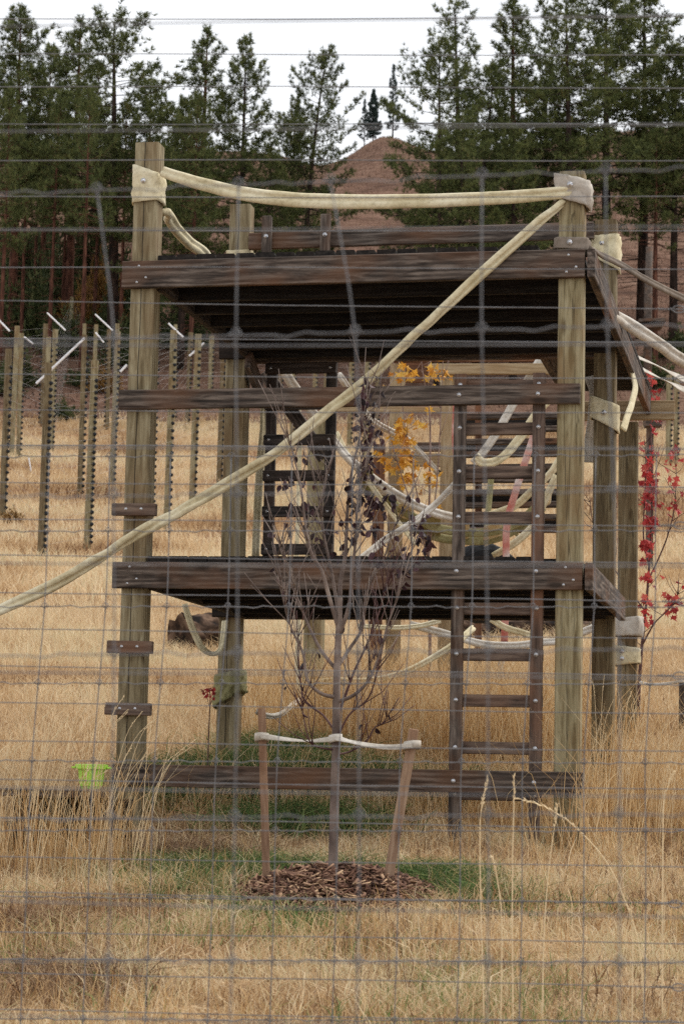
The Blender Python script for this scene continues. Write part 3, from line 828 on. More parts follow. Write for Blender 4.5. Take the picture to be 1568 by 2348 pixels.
vpost(pf, 912, 836, 19.4, 0.13, M['pale'])
vpost(pf, 1030, 850, 19.0, 0.125, M['pale'])
vpost(pf, 870, 1020, 19.2, 0.10, M['rust'])
vpost(pf, 1300, 830, 19.2, 0.13, M['pale'])
beam('cross_beam', pf, at(982, 846, 18.9), at(1330, 846, 18.9), 0.05, 0.09, M['pale'])
beam('cross_beam', pf, at(900, 820, 19.25), at(1330, 818, 19.1), 0.04, 0.075, M['rust'])
beam('cross_beam', pf, at(770, 938, 18.6), at(1010, 940, 18.6), 0.04, 0.045, M['pale'])
beam('cross_beam', pf, at(880, 1052, 19.45), at(1040, 1056, 19.2), 0.05, 0.115, M['pale'])
beam('panel', pf, at(905, 850, 19.6), at(982, 850, 19.6), 0.03, 0.21, M['rust'])
beam('cross_beam', pf, at(955, 1025, 19.6), at(1040, 1025, 19.6), 0.05, 0.08, M['timber'])
# slatted ramp seen through the ladder
rampo = empty('slatted_ramp', (at(1170, 1250, 20).x, 20, ground(1.5, 20)), 0, 'dark slatted timber ramp leaning behind the ladder', 'ramp')
for i in range(10):
    yy = 956 + i * 29; Y = 20.6 - i * 0.06
    beam('slat', rampo, at(1062, yy, Y), at(1335, yy - 3, Y), 0.10, 0.05, M['timber'])
    if i % 2 == 0:
        beam('slat', rampo, at(1062, yy + 14, Y + 0.25), at(1335, yy + 12, Y + 0.25), 0.02, 0.06, M['deck'])
for px, m_ in ((1100, 'rust'), (1288, 'timber'), (1320, 'rust')):
    beam('stringer', rampo, at(px - 3, 930, 20.85), (at(px, 1250, 20.3).x, 20.3, ground(1.6, 20.3) - 0.1), 0.06, 0.10, M[m_], up=Vector((0, -1, 0)))
# hanging tyre
tc_ = at(1108, 1338, 18.6)
ty = empty('hanging_tyre', tc_, 0, 'black rubber tyre hung behind the lower deck', 'tyre')
b = MB(); nA, nB = 40, 14
for i in range(nA):
    a = 2 * math.pi * i / nA
    for k in range(nB):
        c = 2 * math.pi * k / nB
        rr_ = 0.235 + 0.095 * math.copysign(abs(math.cos(c)) ** 0.6, math.cos(c)) + (0.008 if (i % 2 and math.cos(c) > 0.6) else 0)
        b.v.append((rr_ * math.cos(a), 0.11 * math.copysign(abs(math.sin(c)) ** 0.7, math.sin(c)), rr_ * math.sin(a)))
for i in range(nA):
    for k in range(nB):
        b.f.append((i * nB + k, ((i + 1) % nA) * nB + k, ((i + 1) % nA) * nB + (k + 1) % nB, i * nB + (k + 1) % nB))
b.build('tread', M['black'], ty, Matrix.Translation(tc_) @ Matrix.Rotation(0.35, 4, 'Z'), local=True)
hose('sling', ty, [tc_ + Vector((0.02, 0, 0.30)), tc_ + Vector((0.03, 0.02, 0.55)), tc_ + Vector((0.06, 0.05, 0.95))], 0.05, 0.02, [0, 20, 0], M['hose_olive'])

# ------------------------------------------------------------------ logs
def log(name, p0, p1, r, label):
    b = MB(); n = 22; p0 = Vector(p0); p1 = Vector(p1); ax = (p1 - p0).normalized(); a = ax.orthogonal().normalized(); c2 = ax.cross(a)
    K = 12
    for i in range(K + 1):
        p = p0.lerp(p1, i / K)
        for k in range(n):
            an = 2 * math.pi * k / n
            rr = r * (1 + 0.30 * mnoise.noise(Vector((math.cos(an) * 2, math.sin(an) * 2, i * 0.5))) + 0.22 * mnoise.noise(Vector((math.cos(an) * 6, math.sin(an) * 6, i * 1.5))))
            b.v.append(tuple(p + (a * math.cos(an) + c2 * math.sin(an)) * rr))
    for i in range(K):
        for k in range(n):
            b.f.append((i * n + k, i * n + (k + 1) % n, (i + 1) * n + (k + 1) % n, (i + 1) * n + k))
    cut = MB()
    b.f.append(tuple(K * n + k for k in range(n)))
    t_ = empty(name, p0 - Vector((0, 0, r)), 0, label, 'log')
    b.build('bark', M['log'], t_, Matrix.Translation(p0), smooth=True)
    e_ = MB()
    e_.v.append(tuple(p0 - ax * 0.004)); 
    for rr_ in (0.5, 0.985):
        for k in range(n):
            e_.v.append(tuple(p0 + (Vector(b.v[k]) - 0 * p0) * rr_ + ax * (0.012 * rr_ * rr_)) if False else tuple(p0 + (Vector(b.v[k])) * rr_ - ax * 0.004))
    for k in range(n):
        e_.f.append((0, 1 + (k + 1) % n, 1 + k))
        e_.f.append((1 + k, 1 + (k + 1) % n, 1 + n + (k + 1) % n, 1 + n + k))
    e_.build('cut_end', M['black'] if False else M['log'], t_, Matrix.Translation(p0))
    return t_


a_ = at(415, 1452, 23.0); a_.z = ground(a_.x, 23.0) + 0.15
log('log', a_, (a_.x + 0.46, 23.5, a_.z + 0.06), 0.20, 'charred fallen log lying in the dry field left of the back post')
a_ = at(1050, 1446, 25.3); a_.z = ground(a_.x, 25.3) + 0.09
log('log', a_, (a_.x + 1.6, 25.5, a_.z + 0.03), 0.14, 'grey weathered log seen below the lower deck behind the ladder')

# ------------------------------------------------------------------ bench and flower pot
BY = 11.3
ba = at(40, 1820, BY)
bench = empty('bench', (ba.x, BY, ground(ba.x, BY)), 0, 'low weathered plank bench half hidden in tall straw on the left', 'bench')
zt = at(100, 1818, BY).z
xl, xr = at(-330, 1800, BY).x, at(262, 1800, BY).x
for dy in (-0.1, 0.06):
    beam('seat_board', bench, (xl, BY + dy, zt + 0.006), (xr, BY + dy, zt - 0.004), 0.15, 0.036, M['timber'])
for px in (60, 230, -250):
    x = at(px, 1850, BY).x
    gz = ground(x, BY)
    beam('leg', bench, (x, BY, gz - 0.05), (x, BY, zt - 0.019), 0.09, 0.22, M['deck'], up=Vector((0, -1, 0)))
beam('back_panel', bench, (at(25, 1850, BY).x, BY + 0.13, zt - 0.13), (at(300, 1850, BY).x, BY + 0.13, zt - 0.13), 0.03, 0.21, M['deck'])
beam('stretcher', bench, (xl, BY - 0.15, zt - 0.165), (at(75, 1880, BY).x, BY - 0.15, zt - 0.165), 0.05, 0.05, M['timber'])
# pot
pc = at(209, 1806, BY - 0.02); pz = zt + 0.024
pot = empty('flower_pot', (pc.x, BY - 0.03, pz), 0, 'small lime green plastic pot standing on the bench', 'pot')
b = MB(); n = 32
hh = 0.118
prof = [(0.0, 0.0), (0.047, 0.0), (0.049, 0.012), (0.0545, 0.012), (0.066, 0.095), (0.080, 0.097), (0.081, 0.118), (0.072, 0.120), (0.066, 0.112), (0.050, 0.02), (0.0, 0.018)]
for r_, h_ in prof:
    for k in range(n):
        an = 2 * math.pi * k / n
        rib = 1.0 + (0.018 if (k % 4 == 0 and 0.01 < h_ < 0.096) else 0)
        b.v.append((r_ * rib * math.cos(an), r_ * rib * math.sin(an), h_))
for i in range(len(prof) - 1):
    for k in range(n):
        b.f.append((i * n + k, i * n + (k + 1) % n, (i + 1) * n + (k + 1) % n, (i + 1) * n + k))
potM = Matrix.Translation((pc.x, BY - 0.03, pz))
b.build('body', M['lime'], pot, potM, local=True, smooth=False)
for sx in (-1, 1):
    beam('handle', pot, (pc.x + sx * 0.078, BY - 0.03, pz + 0.1035), (pc.x + sx * 0.098, BY - 0.03, pz + 0.1025), 0.06, 0.010, M['lime'], bev=0.002)


# ------------------------------------------------------------------ small trees
def leaf_mesh(kind):
    b = MB()
    if kind == 'oval':
        L_ = 0.062; ws = [0.0, 0.016, 0.021, 0.017, 0.0]
        for i, w_ in enumerate(ws):
            x = L_ * i / 4; zc = -0.010 * (i / 4) ** 2 * 2
            b.v += [(x, -w_, zc + 0.010 * (w_ > 0)), (x, 0, zc), (x, w_, zc + 0.010 * (w_ > 0))]
        for i in range(4):
            for j in (0, 1):
                b.f.append((3 * i + j, 3 * i + 3 + j, 3 * i + 4 + j, 3 * i + 1 + j))
    else:
        pts = []
        spikes = [(-150, .5), (-110, .3), (-72, .85), (-45, .5), (-32, .78), (-18, .5), (0, 1.12), (18, .5), (32, .78), (45, .5), (72, .85), (110, .3), (150, .5), (180, .12)]
        b.v.append((0, 0, 0))
        for a, r_ in spikes:
            b.v.append((0.045 * r_ * math.cos(R(a)) + 0.012, 0.045 * r_ * math.sin(R(a)), 0.012 * r_ * (1 if abs(a) > 30 else -0.6)))
        for i in range(len(spikes)):
            b.f.append((0, 1 + i, 1 + (i + 1) % len(spikes)))
    return b


LEAF_OVAL = leaf_mesh('oval').mesh('leaf', M['plum'])
LEAF_GOLD = leaf_mesh('maple').mesh('leaf', M['gold_leaf'])
LEAF_RED = leaf_mesh('maple').mesh('leaf', M['red_leaf'])


def put_leaf(me, parent, p, dirv, sc):
    q = Vector(dirv).to_track_quat('X', 'Z').to_matrix().to_4x4()
    q = q @ Matrix.Rotation(random.uniform(-3.1, 3.1), 4, 'X') @ Matrix.Scale(sc, 4)
    q.translation = p
    link(bpy.data.objects.new('leaf', me), parent, q)


# plum sapling in front of the tower
TY = 9.92
base = at(762, 2052, TY)
gz = ground(base.x, TY)
sap = empty('plum_sapling', (base.x, TY, gz), 0, 'bare young plum tree with a few dark purple leaves, staked in mulch', 'tree')


def tp(px, py, dy=0.0): return at(px, py, TY + dy)


trunk = [Vector((base.x, TY, gz - 0.1)), tp(762, 2052), tp(765, 1900), tp(769, 1750), tp(771, 1620), tp(773, 1520), tp(777, 1430), tp(779, 1370)]
b = MB(); b.tube(catmull(trunk, 5), list(np.linspace(0.0245, 0.0125, 36)), 9)
b.build('trunk', M['bark_young'], sap, Matrix.Translation((base.x, TY, gz)), smooth=True)
BR = [  # hand-placed limbs: points, start radius
    ([(779, 1370), (781, 1330, .02), (792, 1270, .03), (796, 1180, .03), (805, 1090, .02), (825, 1000, .0), (838, 920, .0), (845, 850, 0)], .011),
    ([(776, 1440), (755, 1370, -.03), (738, 1310, -.05), (715, 1270, -.06), (700, 1200, -.07), (690, 1120, -.08), (672, 1040, -.08), (660, 1000, -.08)], .010),
    ([(777, 1420), (770, 1370, .05), (758, 1300, .07), (745, 1240, .09), (737, 1180, .1), (742, 1130, .1), (740, 1090, .1)], .009),
    ([(776, 1460), (800, 1390, -.05), (806, 1320, -.06), (815, 1240, -.07), (820, 1150, -.08), (840, 1060, -.09), (858, 990, -.1)], .010),
    ([(774, 1530), (800, 1490, .05), (830, 1440, .08), (838, 1370, .1), (858, 1310, .11), (880, 1280, .12), (900, 1220, .13), (930, 1150, .14)], .009),
    ([(774, 1540), (735, 1490, .04), (705, 1430, .06), (690, 1390, .07), (668, 1340, .08), (655, 1290, .09), (640, 1230, .1)], .009),
    ([(772, 1600), (735, 1590, -.04), (705, 1560, -.06), (695, 1500, -.07), (672, 1450, -.08), (655, 1400, -.09), (645, 1330, -.1), (630, 1250, -.1)], .009),
    ([(772, 1610), (810, 1595, -.05), (845, 1560, -.07), (870, 1500, -.09), (890, 1430, -.1), (915, 1360, -.11), (935, 1290, -.12), (960, 1200, -.12)], .009),
    ([(771, 1650), (790, 1600, .03), (812, 1540, .05), (840, 1480, .07), (870, 1400, .09), (890, 1330, .1), (915, 1260, .1)], .007),
    ([(770, 1680), (740, 1640, .05), (700, 1610, .07), (690, 1570, .08), (684, 1500, .08), (680, 1400, .09)], .006),
    ([(770, 1700), (800, 1640, -.04), (845, 1600, -.05), (870, 1520, -.06), (885, 1440, -.07)], .006),
    ([(768, 1720), (735, 1715, -.05), (710, 1700, -.06), (695, 1640, -.07), (690, 1600, -.08)], .005),
    ([(768, 1730), (800, 1725, .05), (840, 1700, .06), (858, 1670, .07), (880, 1655, .07), (915, 1600, .08)], .005),
]
tips = []
for i, (pl, r0) in enumerate(BR):
    P = [tp(*q) for q in pl]
    C = catmull(P, 5)
    b = MB(); b.tube(C, list(np.linspace(r0, 0.0022, len(C))), 6)
    # twigs that grow from this limb
    for k in range(22 if len(pl) > 6 else 12):
        j = random.randrange(len(C) // 4, len(C) - 1)
        p = C[j]; t = (C[j + 1] - C[j]).normalized()
        side = Vector((random.uniform(-1, 1), random.uniform(-0.8, 0.8), random.uniform(0.2, 0.9))).normalized()
        d = (t * 0.9 + side * 0.8).normalized()
        ln = random.uniform(0.08, 0.30)
        q1 = p + d * ln * 0.5; q2 = q1 + (d + Vector((0, 0, 0.35)) + Vector((random.uniform(-.2, .2), random.uniform(-.2, .2), 0))).normalized() * ln * 0.55
        b.tube([p, q1, q2], [0.0028, 0.0021, 0.0013], 4)
        tips.append((q1, d, j / len(C))); tips.append((q2, d, j / len(C)))
        if random.random() < 0.5:
            q3 = q1 + Vector((random.uniform(-1, 1), random.uniform(-1, 1), 0.9)).normalized() * ln * 0.35
            b.tube([q1, q3], [0.0018, 0.0011], 4)
    tips += [(q, Vector((0, 0, 1)), 1) for q in C[len(C) // 2::3]]
    b.build('branch', M['bark_young' if r0 > 0.0085 else 'twig'], sap, Matrix.Translation(P[0]), smooth=True)


def plum_leaf(p, sc=1.0):
    put_leaf(LEAF_OVAL, sap, p, (random.uniform(-.8, .8), random.uniform(-.8, .8), -0.9), sc * random.uniform(0.42, 0.74))


LEAFC = [(835, 920, 20, 22), (845, 1000, 14, 20), (850, 1070, 22, 25), (825, 1100, 14, 22), (855, 1130, 14, 20), (900, 1140, 8, 18), (965, 1190, 8, 18), (985, 1230, 14, 22), (925, 1310, 10, 22), (800, 1230, 8, 18), (760, 1250, 6, 18), (660, 1100, 5, 16), (700, 1160, 6, 20), (950, 1280, 6, 20), (690, 1050, 4, 14), (815, 1180, 10, 20), (848, 1180, 10, 18), (872, 1250, 8, 20), (838, 960, 10, 16)]
for cx, cy, n_, sp in LEAFC:
    for k in range(int(n_ * 1.6)):
        p = tp(random.gauss(cx, sp * 0.7), random.gauss(cy, sp * 1.3), random.uniform(-0.1, 0.12))
        # hang each leaf from the nearest twig point
        q = min(tips, key=lambda tt: (tt[0] - p).length)[0]
        if (q - p).length > 0.035: p = q + (p - q).normalized() * 0.035
        plum_leaf(p)
for k in range(46):
    plum_leaf(random.choice(tips)[0] + Vector((0, 0, -0.005)))

# stakes and tie
for (x0, y0, x1, y1, dy, wd, lb) in ((600, 1625, 611, 2025, 0.06, 0.034, 'reddish wooden stake standing left of the plum sapling'), (949, 1672, 884, 2052, -0.03, 0.043, 'leaning wooden stake right of the plum sapling')):
    a_ = tp(x0, y0, dy); c_ = tp(x1, y1, dy); d_ = (c_ - a_).normalized()
    st = beam('stake', None, c_ + d_ * 0.15, a_, wd, wd * 0.8, M['stake'], up=Vector((0, -1, 0)))
    tag(st, lb, 'stake', 'stakes of the plum sapling')
tie = empty('tree_tie', tp(770, 1696), 0, 'white webbing tie looped between the two stakes and the sapling trunk', 'tie')
hose('strap', tie, [tp(598, 1688, 0.02), tp(640, 1694, 0.02), tp(700, 1700, 0.01), tp(745, 1697, -0.01), tp(772, 1694, -0.035)], 0.024, 0.005, [0, 35, 70, 30, 0], M['hose_white'], crease=0.1, wob=0.002)
hose('strap', tie, [tp(768, 1692, -0.035), tp(800, 1700, -0.04), tp(850, 1710, -0.05), tp(900, 1714, -0.06), tp(945, 1710, -0.07)], 0.024, 0.005, [10, 55, 35, 20, 0], M['hose_white'], crease=0.1, wob=0.002)
for (px, py, rr, dy) in ((600, 1692, 0.028, 0.06), (769, 1695, 0.026, 0.0), (945, 1710, 0.034, -0.03)):
    c_ = tp(px, py, dy); b = MB(); n = 18
    for j, zz in enumerate((-0.017, 0.017)):
        for r_ in (rr, rr + 0.004):
            for k in range(n):
                an = 2 * math.pi * k / n
                b.v.append((c_.x + r_ * math.cos(an), c_.y + r_ * math.sin(an), c_.z + zz + 0.006 * math.sin(an + px)))
    for k in range(n):
        k2 = (k + 1) % n
        b.f += [(n + k, n + k2, 3 * n + k2, 3 * n + k), (k2, k, 2 * n + k, 2 * n + k2), (2 * n + k, 3 * n + k, 3 * n + k2, 2 * n + k2), (k, k2, n + k2, n + k)]
    b.build('loop', M['hose_white'], tie, Matrix.Translation(c_), smooth=True)


def sapling(name, label, Y, stems, leafspots, me, nm, mat, lsz):
    b0 = at(*stems[0][0], Y); gz = ground(b0.x, Y)
    root = empty(name, (b0.x, Y, gz), 0, label, 'tree')
    pool = []
    for i, st in enumerate(stems):
        P = [at(q[0], q[1], Y + (q[2] if len(q) > 2 else 0)) for q in st]
        if i == 0: P = [Vector((P[0].x, P[0].y, gz - 0.1))] + P
        C = catmull(P, 5); r0 = (0.017 if i == 0 else 0.007) * (0.25 if nm < 50 else 1)
        b = MB(); b.tube(C, list(np.linspace(r0, 0.0025, len(C))), 6)
        for k in range(10 if nm > 50 else 0):
            j = random.randrange(len(C) // 3, len(C) - 1); p = C[j]
            d = Vector((random.uniform(-1, 1), random.uniform(-.7, .7), random.uniform(0.3, 1))).normalized() * random.uniform(0.08, 0.28)
            b.tube([p, p + d * 0.6, p + d + Vector((0, 0, 0.03))], [0.003, 0.0022, 0.0014], 4)
            pool += [p + d * 0.6, p + d]
        pool += C[len(C) // 3::2]
        b.build('trunk' if i == 0 else 'branch', mat, root, Matrix.Translation(P[0]), smooth=True)
    for cx, cy, n_, sp in leafspots:
        for k in range(n_):
            p = at(random.gauss(cx, sp * 0.6), random.gauss(cy, sp), Y + random.uniform(-0.15, 0.15))
            q = min(pool, key=lambda tt: (tt - p).length)
            if (q - p).length > 0.07: p = q + (p - q).normalized() * 0.07
            put_leaf(me, root, p, (random.uniform(-1, 1), random.uniform(-.8, .8), random.uniform(-1, 0.2)), lsz * random.uniform(0.7, 1.2))
    return root


sapling('maple_sapling', 'slender young tree with golden orange autumn leaves behind the tower', 18.0,
        [[(985, 1600), (985, 1400), (982, 1250), (985, 1100), (985, 950), (970, 860), (965, 815)],
         [(984, 1300), (965, 1180, .1), (940, 1050, .1), (925, 950, .1), (918, 860, .1), (912, 815, .1)],
         [(985, 1250), (1000, 1120, -.1), (1008, 1000, -.1), (1012, 900, -.1), (1016, 820, -.1)],
         [(982, 1280), (940, 1150, -.1), (905, 1040, -.1), (885, 960, -.1), (875, 900, -.1)]],
        [(922, 850, 26, 22), (1000, 860, 14, 16), (1008, 880, 8, 14), (915, 985, 26, 18), (925, 1015, 24, 20), (935, 1050, 24, 24), (915, 1080, 20, 22), (940, 1100, 12, 18), (960, 960, 10, 20), (1010, 1130, 10, 22), (985, 1085, 8, 18), (870, 1065, 8, 15), (1028, 1160, 4, 8)],
        LEAF_GOLD, 90, M['stemwood'], 1.18)
sapling('red_maple_sapling', 'slender young tree with scarlet leaves right of the tower', 16.9,
        [[(1463, 1700), (1464, 1600), (1470, 1500), (1478, 1420), (1486, 1330), (1492, 1220), (1495, 1100), (1492, 980), (1492, 865)],
         [(1472, 1480, 0), (1500, 1430, -.1), (1530, 1400, -.1), (1552, 1370, -.1), (1556, 1330, -.1)],
         [(1486, 1330), (1510, 1280, .1), (1530, 1230, .1), (1545, 1170, .1), (1550, 1100, .1), (1548, 1030, .1)],
         [(1488, 1300), (1475, 1230, .1), (1478, 1140, .1), (1480, 1050, .1), (1478, 1010, .1)],
         [(1478, 1400), (1440, 1350, .1), (1400, 1290, .15), (1360, 1200, .2), (1352, 1140, .2)]],
        [(1492, 880, 16, 18), (1495, 925, 14, 18), (1500, 970, 6, 10), (1486, 1040, 14, 18), (1490, 1080, 22, 16), (1492, 1110, 24, 16), (1484, 1150, 22, 18), (1490, 1200, 26, 18), (1480, 1250, 20, 18), (1545, 1040, 8, 14), (1540, 1090, 10, 16), (1550, 1150, 8, 14), (1480, 1385, 10, 14), (1545, 1370, 20, 16), (1530, 1395, 10, 14), (1500, 1330, 6, 14), (1354, 1165, 10, 14), (1470, 1300, 8, 14), (1480, 1410, 8, 10)],
        LEAF_RED, 90, M['twig'], 0.98)
# small stake and tie by the red tree
st = vpost(None, 1566, 1565, 16.6, 0.055, M['timber'], name='stake')
tag(st, 'grey stake right of the scarlet leaved tree at the picture edge', 'stake')
o = empty('tree_tie', at(1470, 1566, 16.7), 0, 'thin white tie from the scarlet leaved tree to its stake', 'tie')
hose('strap', o, [at(1466, 1564, 16.8), at(1490, 1570, 16.7), at(1530, 1568, 16.65), at(1566, 1562, 16.56)], 0.022, 0.008, [0, 20, 10, 0], M['hose_white'], crease=0.1)
# little red sprig left of back post
sap2 = sapling('shrub', 'tiny red leaved sprig in the grass left of the back post', 13.2, [[(478, 1700), (480, 1650), (482, 1600), (480, 1580)], [(480, 1620), (472, 1595), (462, 1585)], [(481, 1620), (490, 1598), (496, 1588)]], [(478, 1590, 8, 8), (465, 1586, 3, 4), (494, 1590, 4, 5)], LEAF_RED, 20, M['twig'], 0.6)

# ------------------------------------------------------------------ tall wire fence in the field
FP = [  # x, top y, base y
    (6, 800, 1165), (27, 747, 1020), (42, 764, 1042), (95, 742, 985), (103, 773, 1065), (117, 755, 1022), (93, 832, 1282), (155, 738, 940), (187, 742, 965), (184, 768, 1100), (200, 826, 1240), (211, 744, 975), (245, 755, 1000), (257, 760, 1076), (264, 742, 985),
    (345, 790, 1150), (383, 757, 1139), (398, 744, 980), (428, 762, 1000), (441, 766, 1114), (479, 770, 1000), (503, 775, 1090), (515, 768, 1010), (545, 772, 1030), (640, 770, 1000), (668, 776, 1040), (718, 770, 1010), (742, 778, 1060), (800, 775, 1030), (838, 778, 1045), (862, 772, 1010), (1532, 860, 1130), (1548, 855, 1120)]
fence = empty('wire_fence', (at(93, 1282, 43).x, 43, ground(-5.6, 43)), 0, 'tall pale post and wire fence rows crossing the field on the left', 'fence')
fpos = []
b = MB(); b.tube([(0, 0, 0), (0.03, -0.01, 0.005), (0.055, -0.01, 0.012)], [0.045, 0.038, 0.016], 6)
INS = b.mesh('insulator', M['black'])
for i, (px, yt, yb) in enumerate(FP):
    Hm = 3.55
    Y = Hm * F / (yb - yt)
    a_ = at(px, yb, Y)
    gz = ground(a_.x, Y)
    ztop = at(px, yt, Y).z
    wd = 0.135
    po = beam('post', fence, (a_.x, Y, gz - 0.4), (a_.x + random.uniform(-0.05, 0.05), Y, max(ztop, gz + 2.2)), wd * random.uniform(0.9, 1.12), wd, M['post' if i % 3 else 'post_brown'], up=Vector((random.uniform(0, 0.3), -1, 0)).normalized())
    fpos.append((Y, a_.x, gz, max(ztop, gz + 2.2), po))
    if i not in (7, 8, 11):
        b = MB(); zz = gz + 0.12; top_ = ztop - 0.35
        sgn = -1 if i in (1, 3, 12) else 1
        while zz < top_:
            if i in (0, 6, 9, 10):
                link(bpy.data.objects.new('insulator', INS), po, Matrix.Translation((a_.x + wd / 2, Y - 0.05, zz)))
            else:
                b.tube([(a_.x + sgn * (wd / 2), Y - 0.05, zz), (a_.x + sgn * (wd / 2 + 0.03), Y - 0.06, zz + 0.005), (a_.x + sgn * (wd / 2 + 0.055), Y - 0.06, zz + 0.012)], [0.045, 0.038, 0.016], 6)
            zz += 0.12 if i in (6, 10) else 0.16
        if b.v:
            o = b.build('insulator_strip', M['black'], po, Matrix.Translation((a_.x, Y, gz))); o['kind'] = 'stuff'
order = sorted(range(len(fpos)), key=lambda q: fpos[q][1])
CH = [[0, 6, 10, 16, 19, 21, 23, 25, 27, 29], [2, 4, 9, 13, 15, 18, 20, 22, 24, 26, 28, 30], [1, 3, 5, 7, 8, 11, 12, 14, 17]]
for ch in CH:
    for k in range(15):
        pts = []
        for q in ch:
            Y, x, gz, zt_, _ = fpos[q]
            pts.append((x + 0.07, Y - 0.08, gz + 0.25 + k * (zt_ - gz - 0.4) / 14))
        pts = [(pts[0][0] - 9, pts[0][1] + 3, pts[0][2] + 0.5)] + pts
        b = MB(); b.tube(pts, 0.0017, 4, cap=False)
        b.build('line_wire', M['wire_far'], fence, Matrix.Translation(pts[0]))
for (x0, y0, x1, y1, Y) in ((83, 879, 194, 775, 43.5), (108, 717, 150, 757, 62), (218, 720, 259, 758, 62), (-6, 730, 22, 759, 60), (386, 741, 420, 773, 60), (434, 816, 468, 786, 54), (276, 852, 291, 836, 46), (55, 772, 76, 788, 64), (219, 762, 238, 785, 64)):
    a_, c_ = at(x0, y0, Y), at(x1, y1, Y)
    b = MB(); b.tube([a_, c_], 0.024 if Y < 61 else 0.022, 8)
    b.build('outrigger_arm', M['whitepaint'], fence, Matrix.Translation(a_))
# white ribbon in the field and red-brown H brace
b = beam('marker_rod', None, at(66, 1049, 60.5), (at(73, 1074, 60.5).x, 60.5, ground(-8.3, 60.5) - 0.02), 0.035, 0.035, M['whitepaint'])
tag(b, 'thin white marker rod stuck in the field between the left fence posts', 'rod')
# climbing pole far right
cp = empty('climbing_pole', (at(1486, 880, 78).x, 78, ground(10.6, 78)), 0, 'grey log pole with small plank platforms far away on the right slope', 'pole')
a_ = at(1486, 566, 78)
b = MB(); b.tube([(a_.x, 78, ground(a_.x, 78) - 0.3), (a_.x, 78, a_.z - 2), (a_.x + 0.04, 78, a_.z)], [0.15, 0.14, 0.12], 10)
b.build('pole', M['timber'], cp, Matrix.Translation((a_.x, 78, ground(a_.x, 78))), smooth=True)
for py, x0, x1 in ((738, 1462, 1524), (752, 1462, 1516), (785, 1452, 1492)):
    beam('platform', cp, at(x0, py, 77.8), at(x1, py - 2, 77.8), 0.7, 0.10, M['timber'])
o = empty('plank_perch', (at(1496, 968, 40).x, 40, ground(5.5, 40)), 0, 'dark plank perch on a short post behind the scarlet leaves', 'perch')
beam('perch_board', o, at(1478, 968, 40), at(1515, 968, 40), 0.3, 0.17, M['timber'])
vpost(o, 1490, 975, 40.1, 0.12, M['timber'])

# ------------------------------------------------------------------ pines
def blades(P, Dr, Ln, Wd, rnd, bend=0.0, seg=1):
    """triangular or bent blades. P (n,3) roots, Dr (n,3) directions, Ln, Wd (n,)"""
    n = len(P)
    side = np.cross(Dr, rng.normal(size=(n, 3)))
    side /= np.linalg.norm(side, axis=1)[:, None] + 1e-9
    if seg == 1:
        V = np.stack([P - side * Wd[:, None] / 2, P + side * Wd[:, None] / 2, P + Dr * Ln[:, None]], 1)
        V[:, 2, 2] -= bend * Ln
        Fc = np.arange(3 * n).reshape(n, 3)
        return V.reshape(-1, 3), Fc, np.repeat(rnd, 3)
    hz = rng.normal(size=(n, 3)); hz[:, 2] = 0
    hz /= np.linalg.norm(hz, axis=1)[:, None] + 1e-9
    m1 = P + Dr * (Ln * 0.55)[:, None]
    tip = P + Dr * Ln[:, None] + hz * (bend * Ln)[:, None]
    tip[:, 2] -= 0.35 * bend * Ln
    V = np.stack([P - side * Wd[:, None] / 2, P + side * Wd[:, None] / 2, m1 - side * Wd[:, None] * 0.36, m1 + side * Wd[:, None] * 0.36, tip], 1)
    i = np.arange(n)[:, None] * 5
    Fc = np.concatenate([i + np.array([[0, 1, 3]]), i + np.array([[0, 3, 2]]), i + np.array([[2, 3, 4]])])
    return V.reshape(-1, 3), Fc, np.repeat(rnd, 5)


def unit(v):
    return v / (np.linalg.norm(v, axis=-1, keepdims=True) + 1e-9)


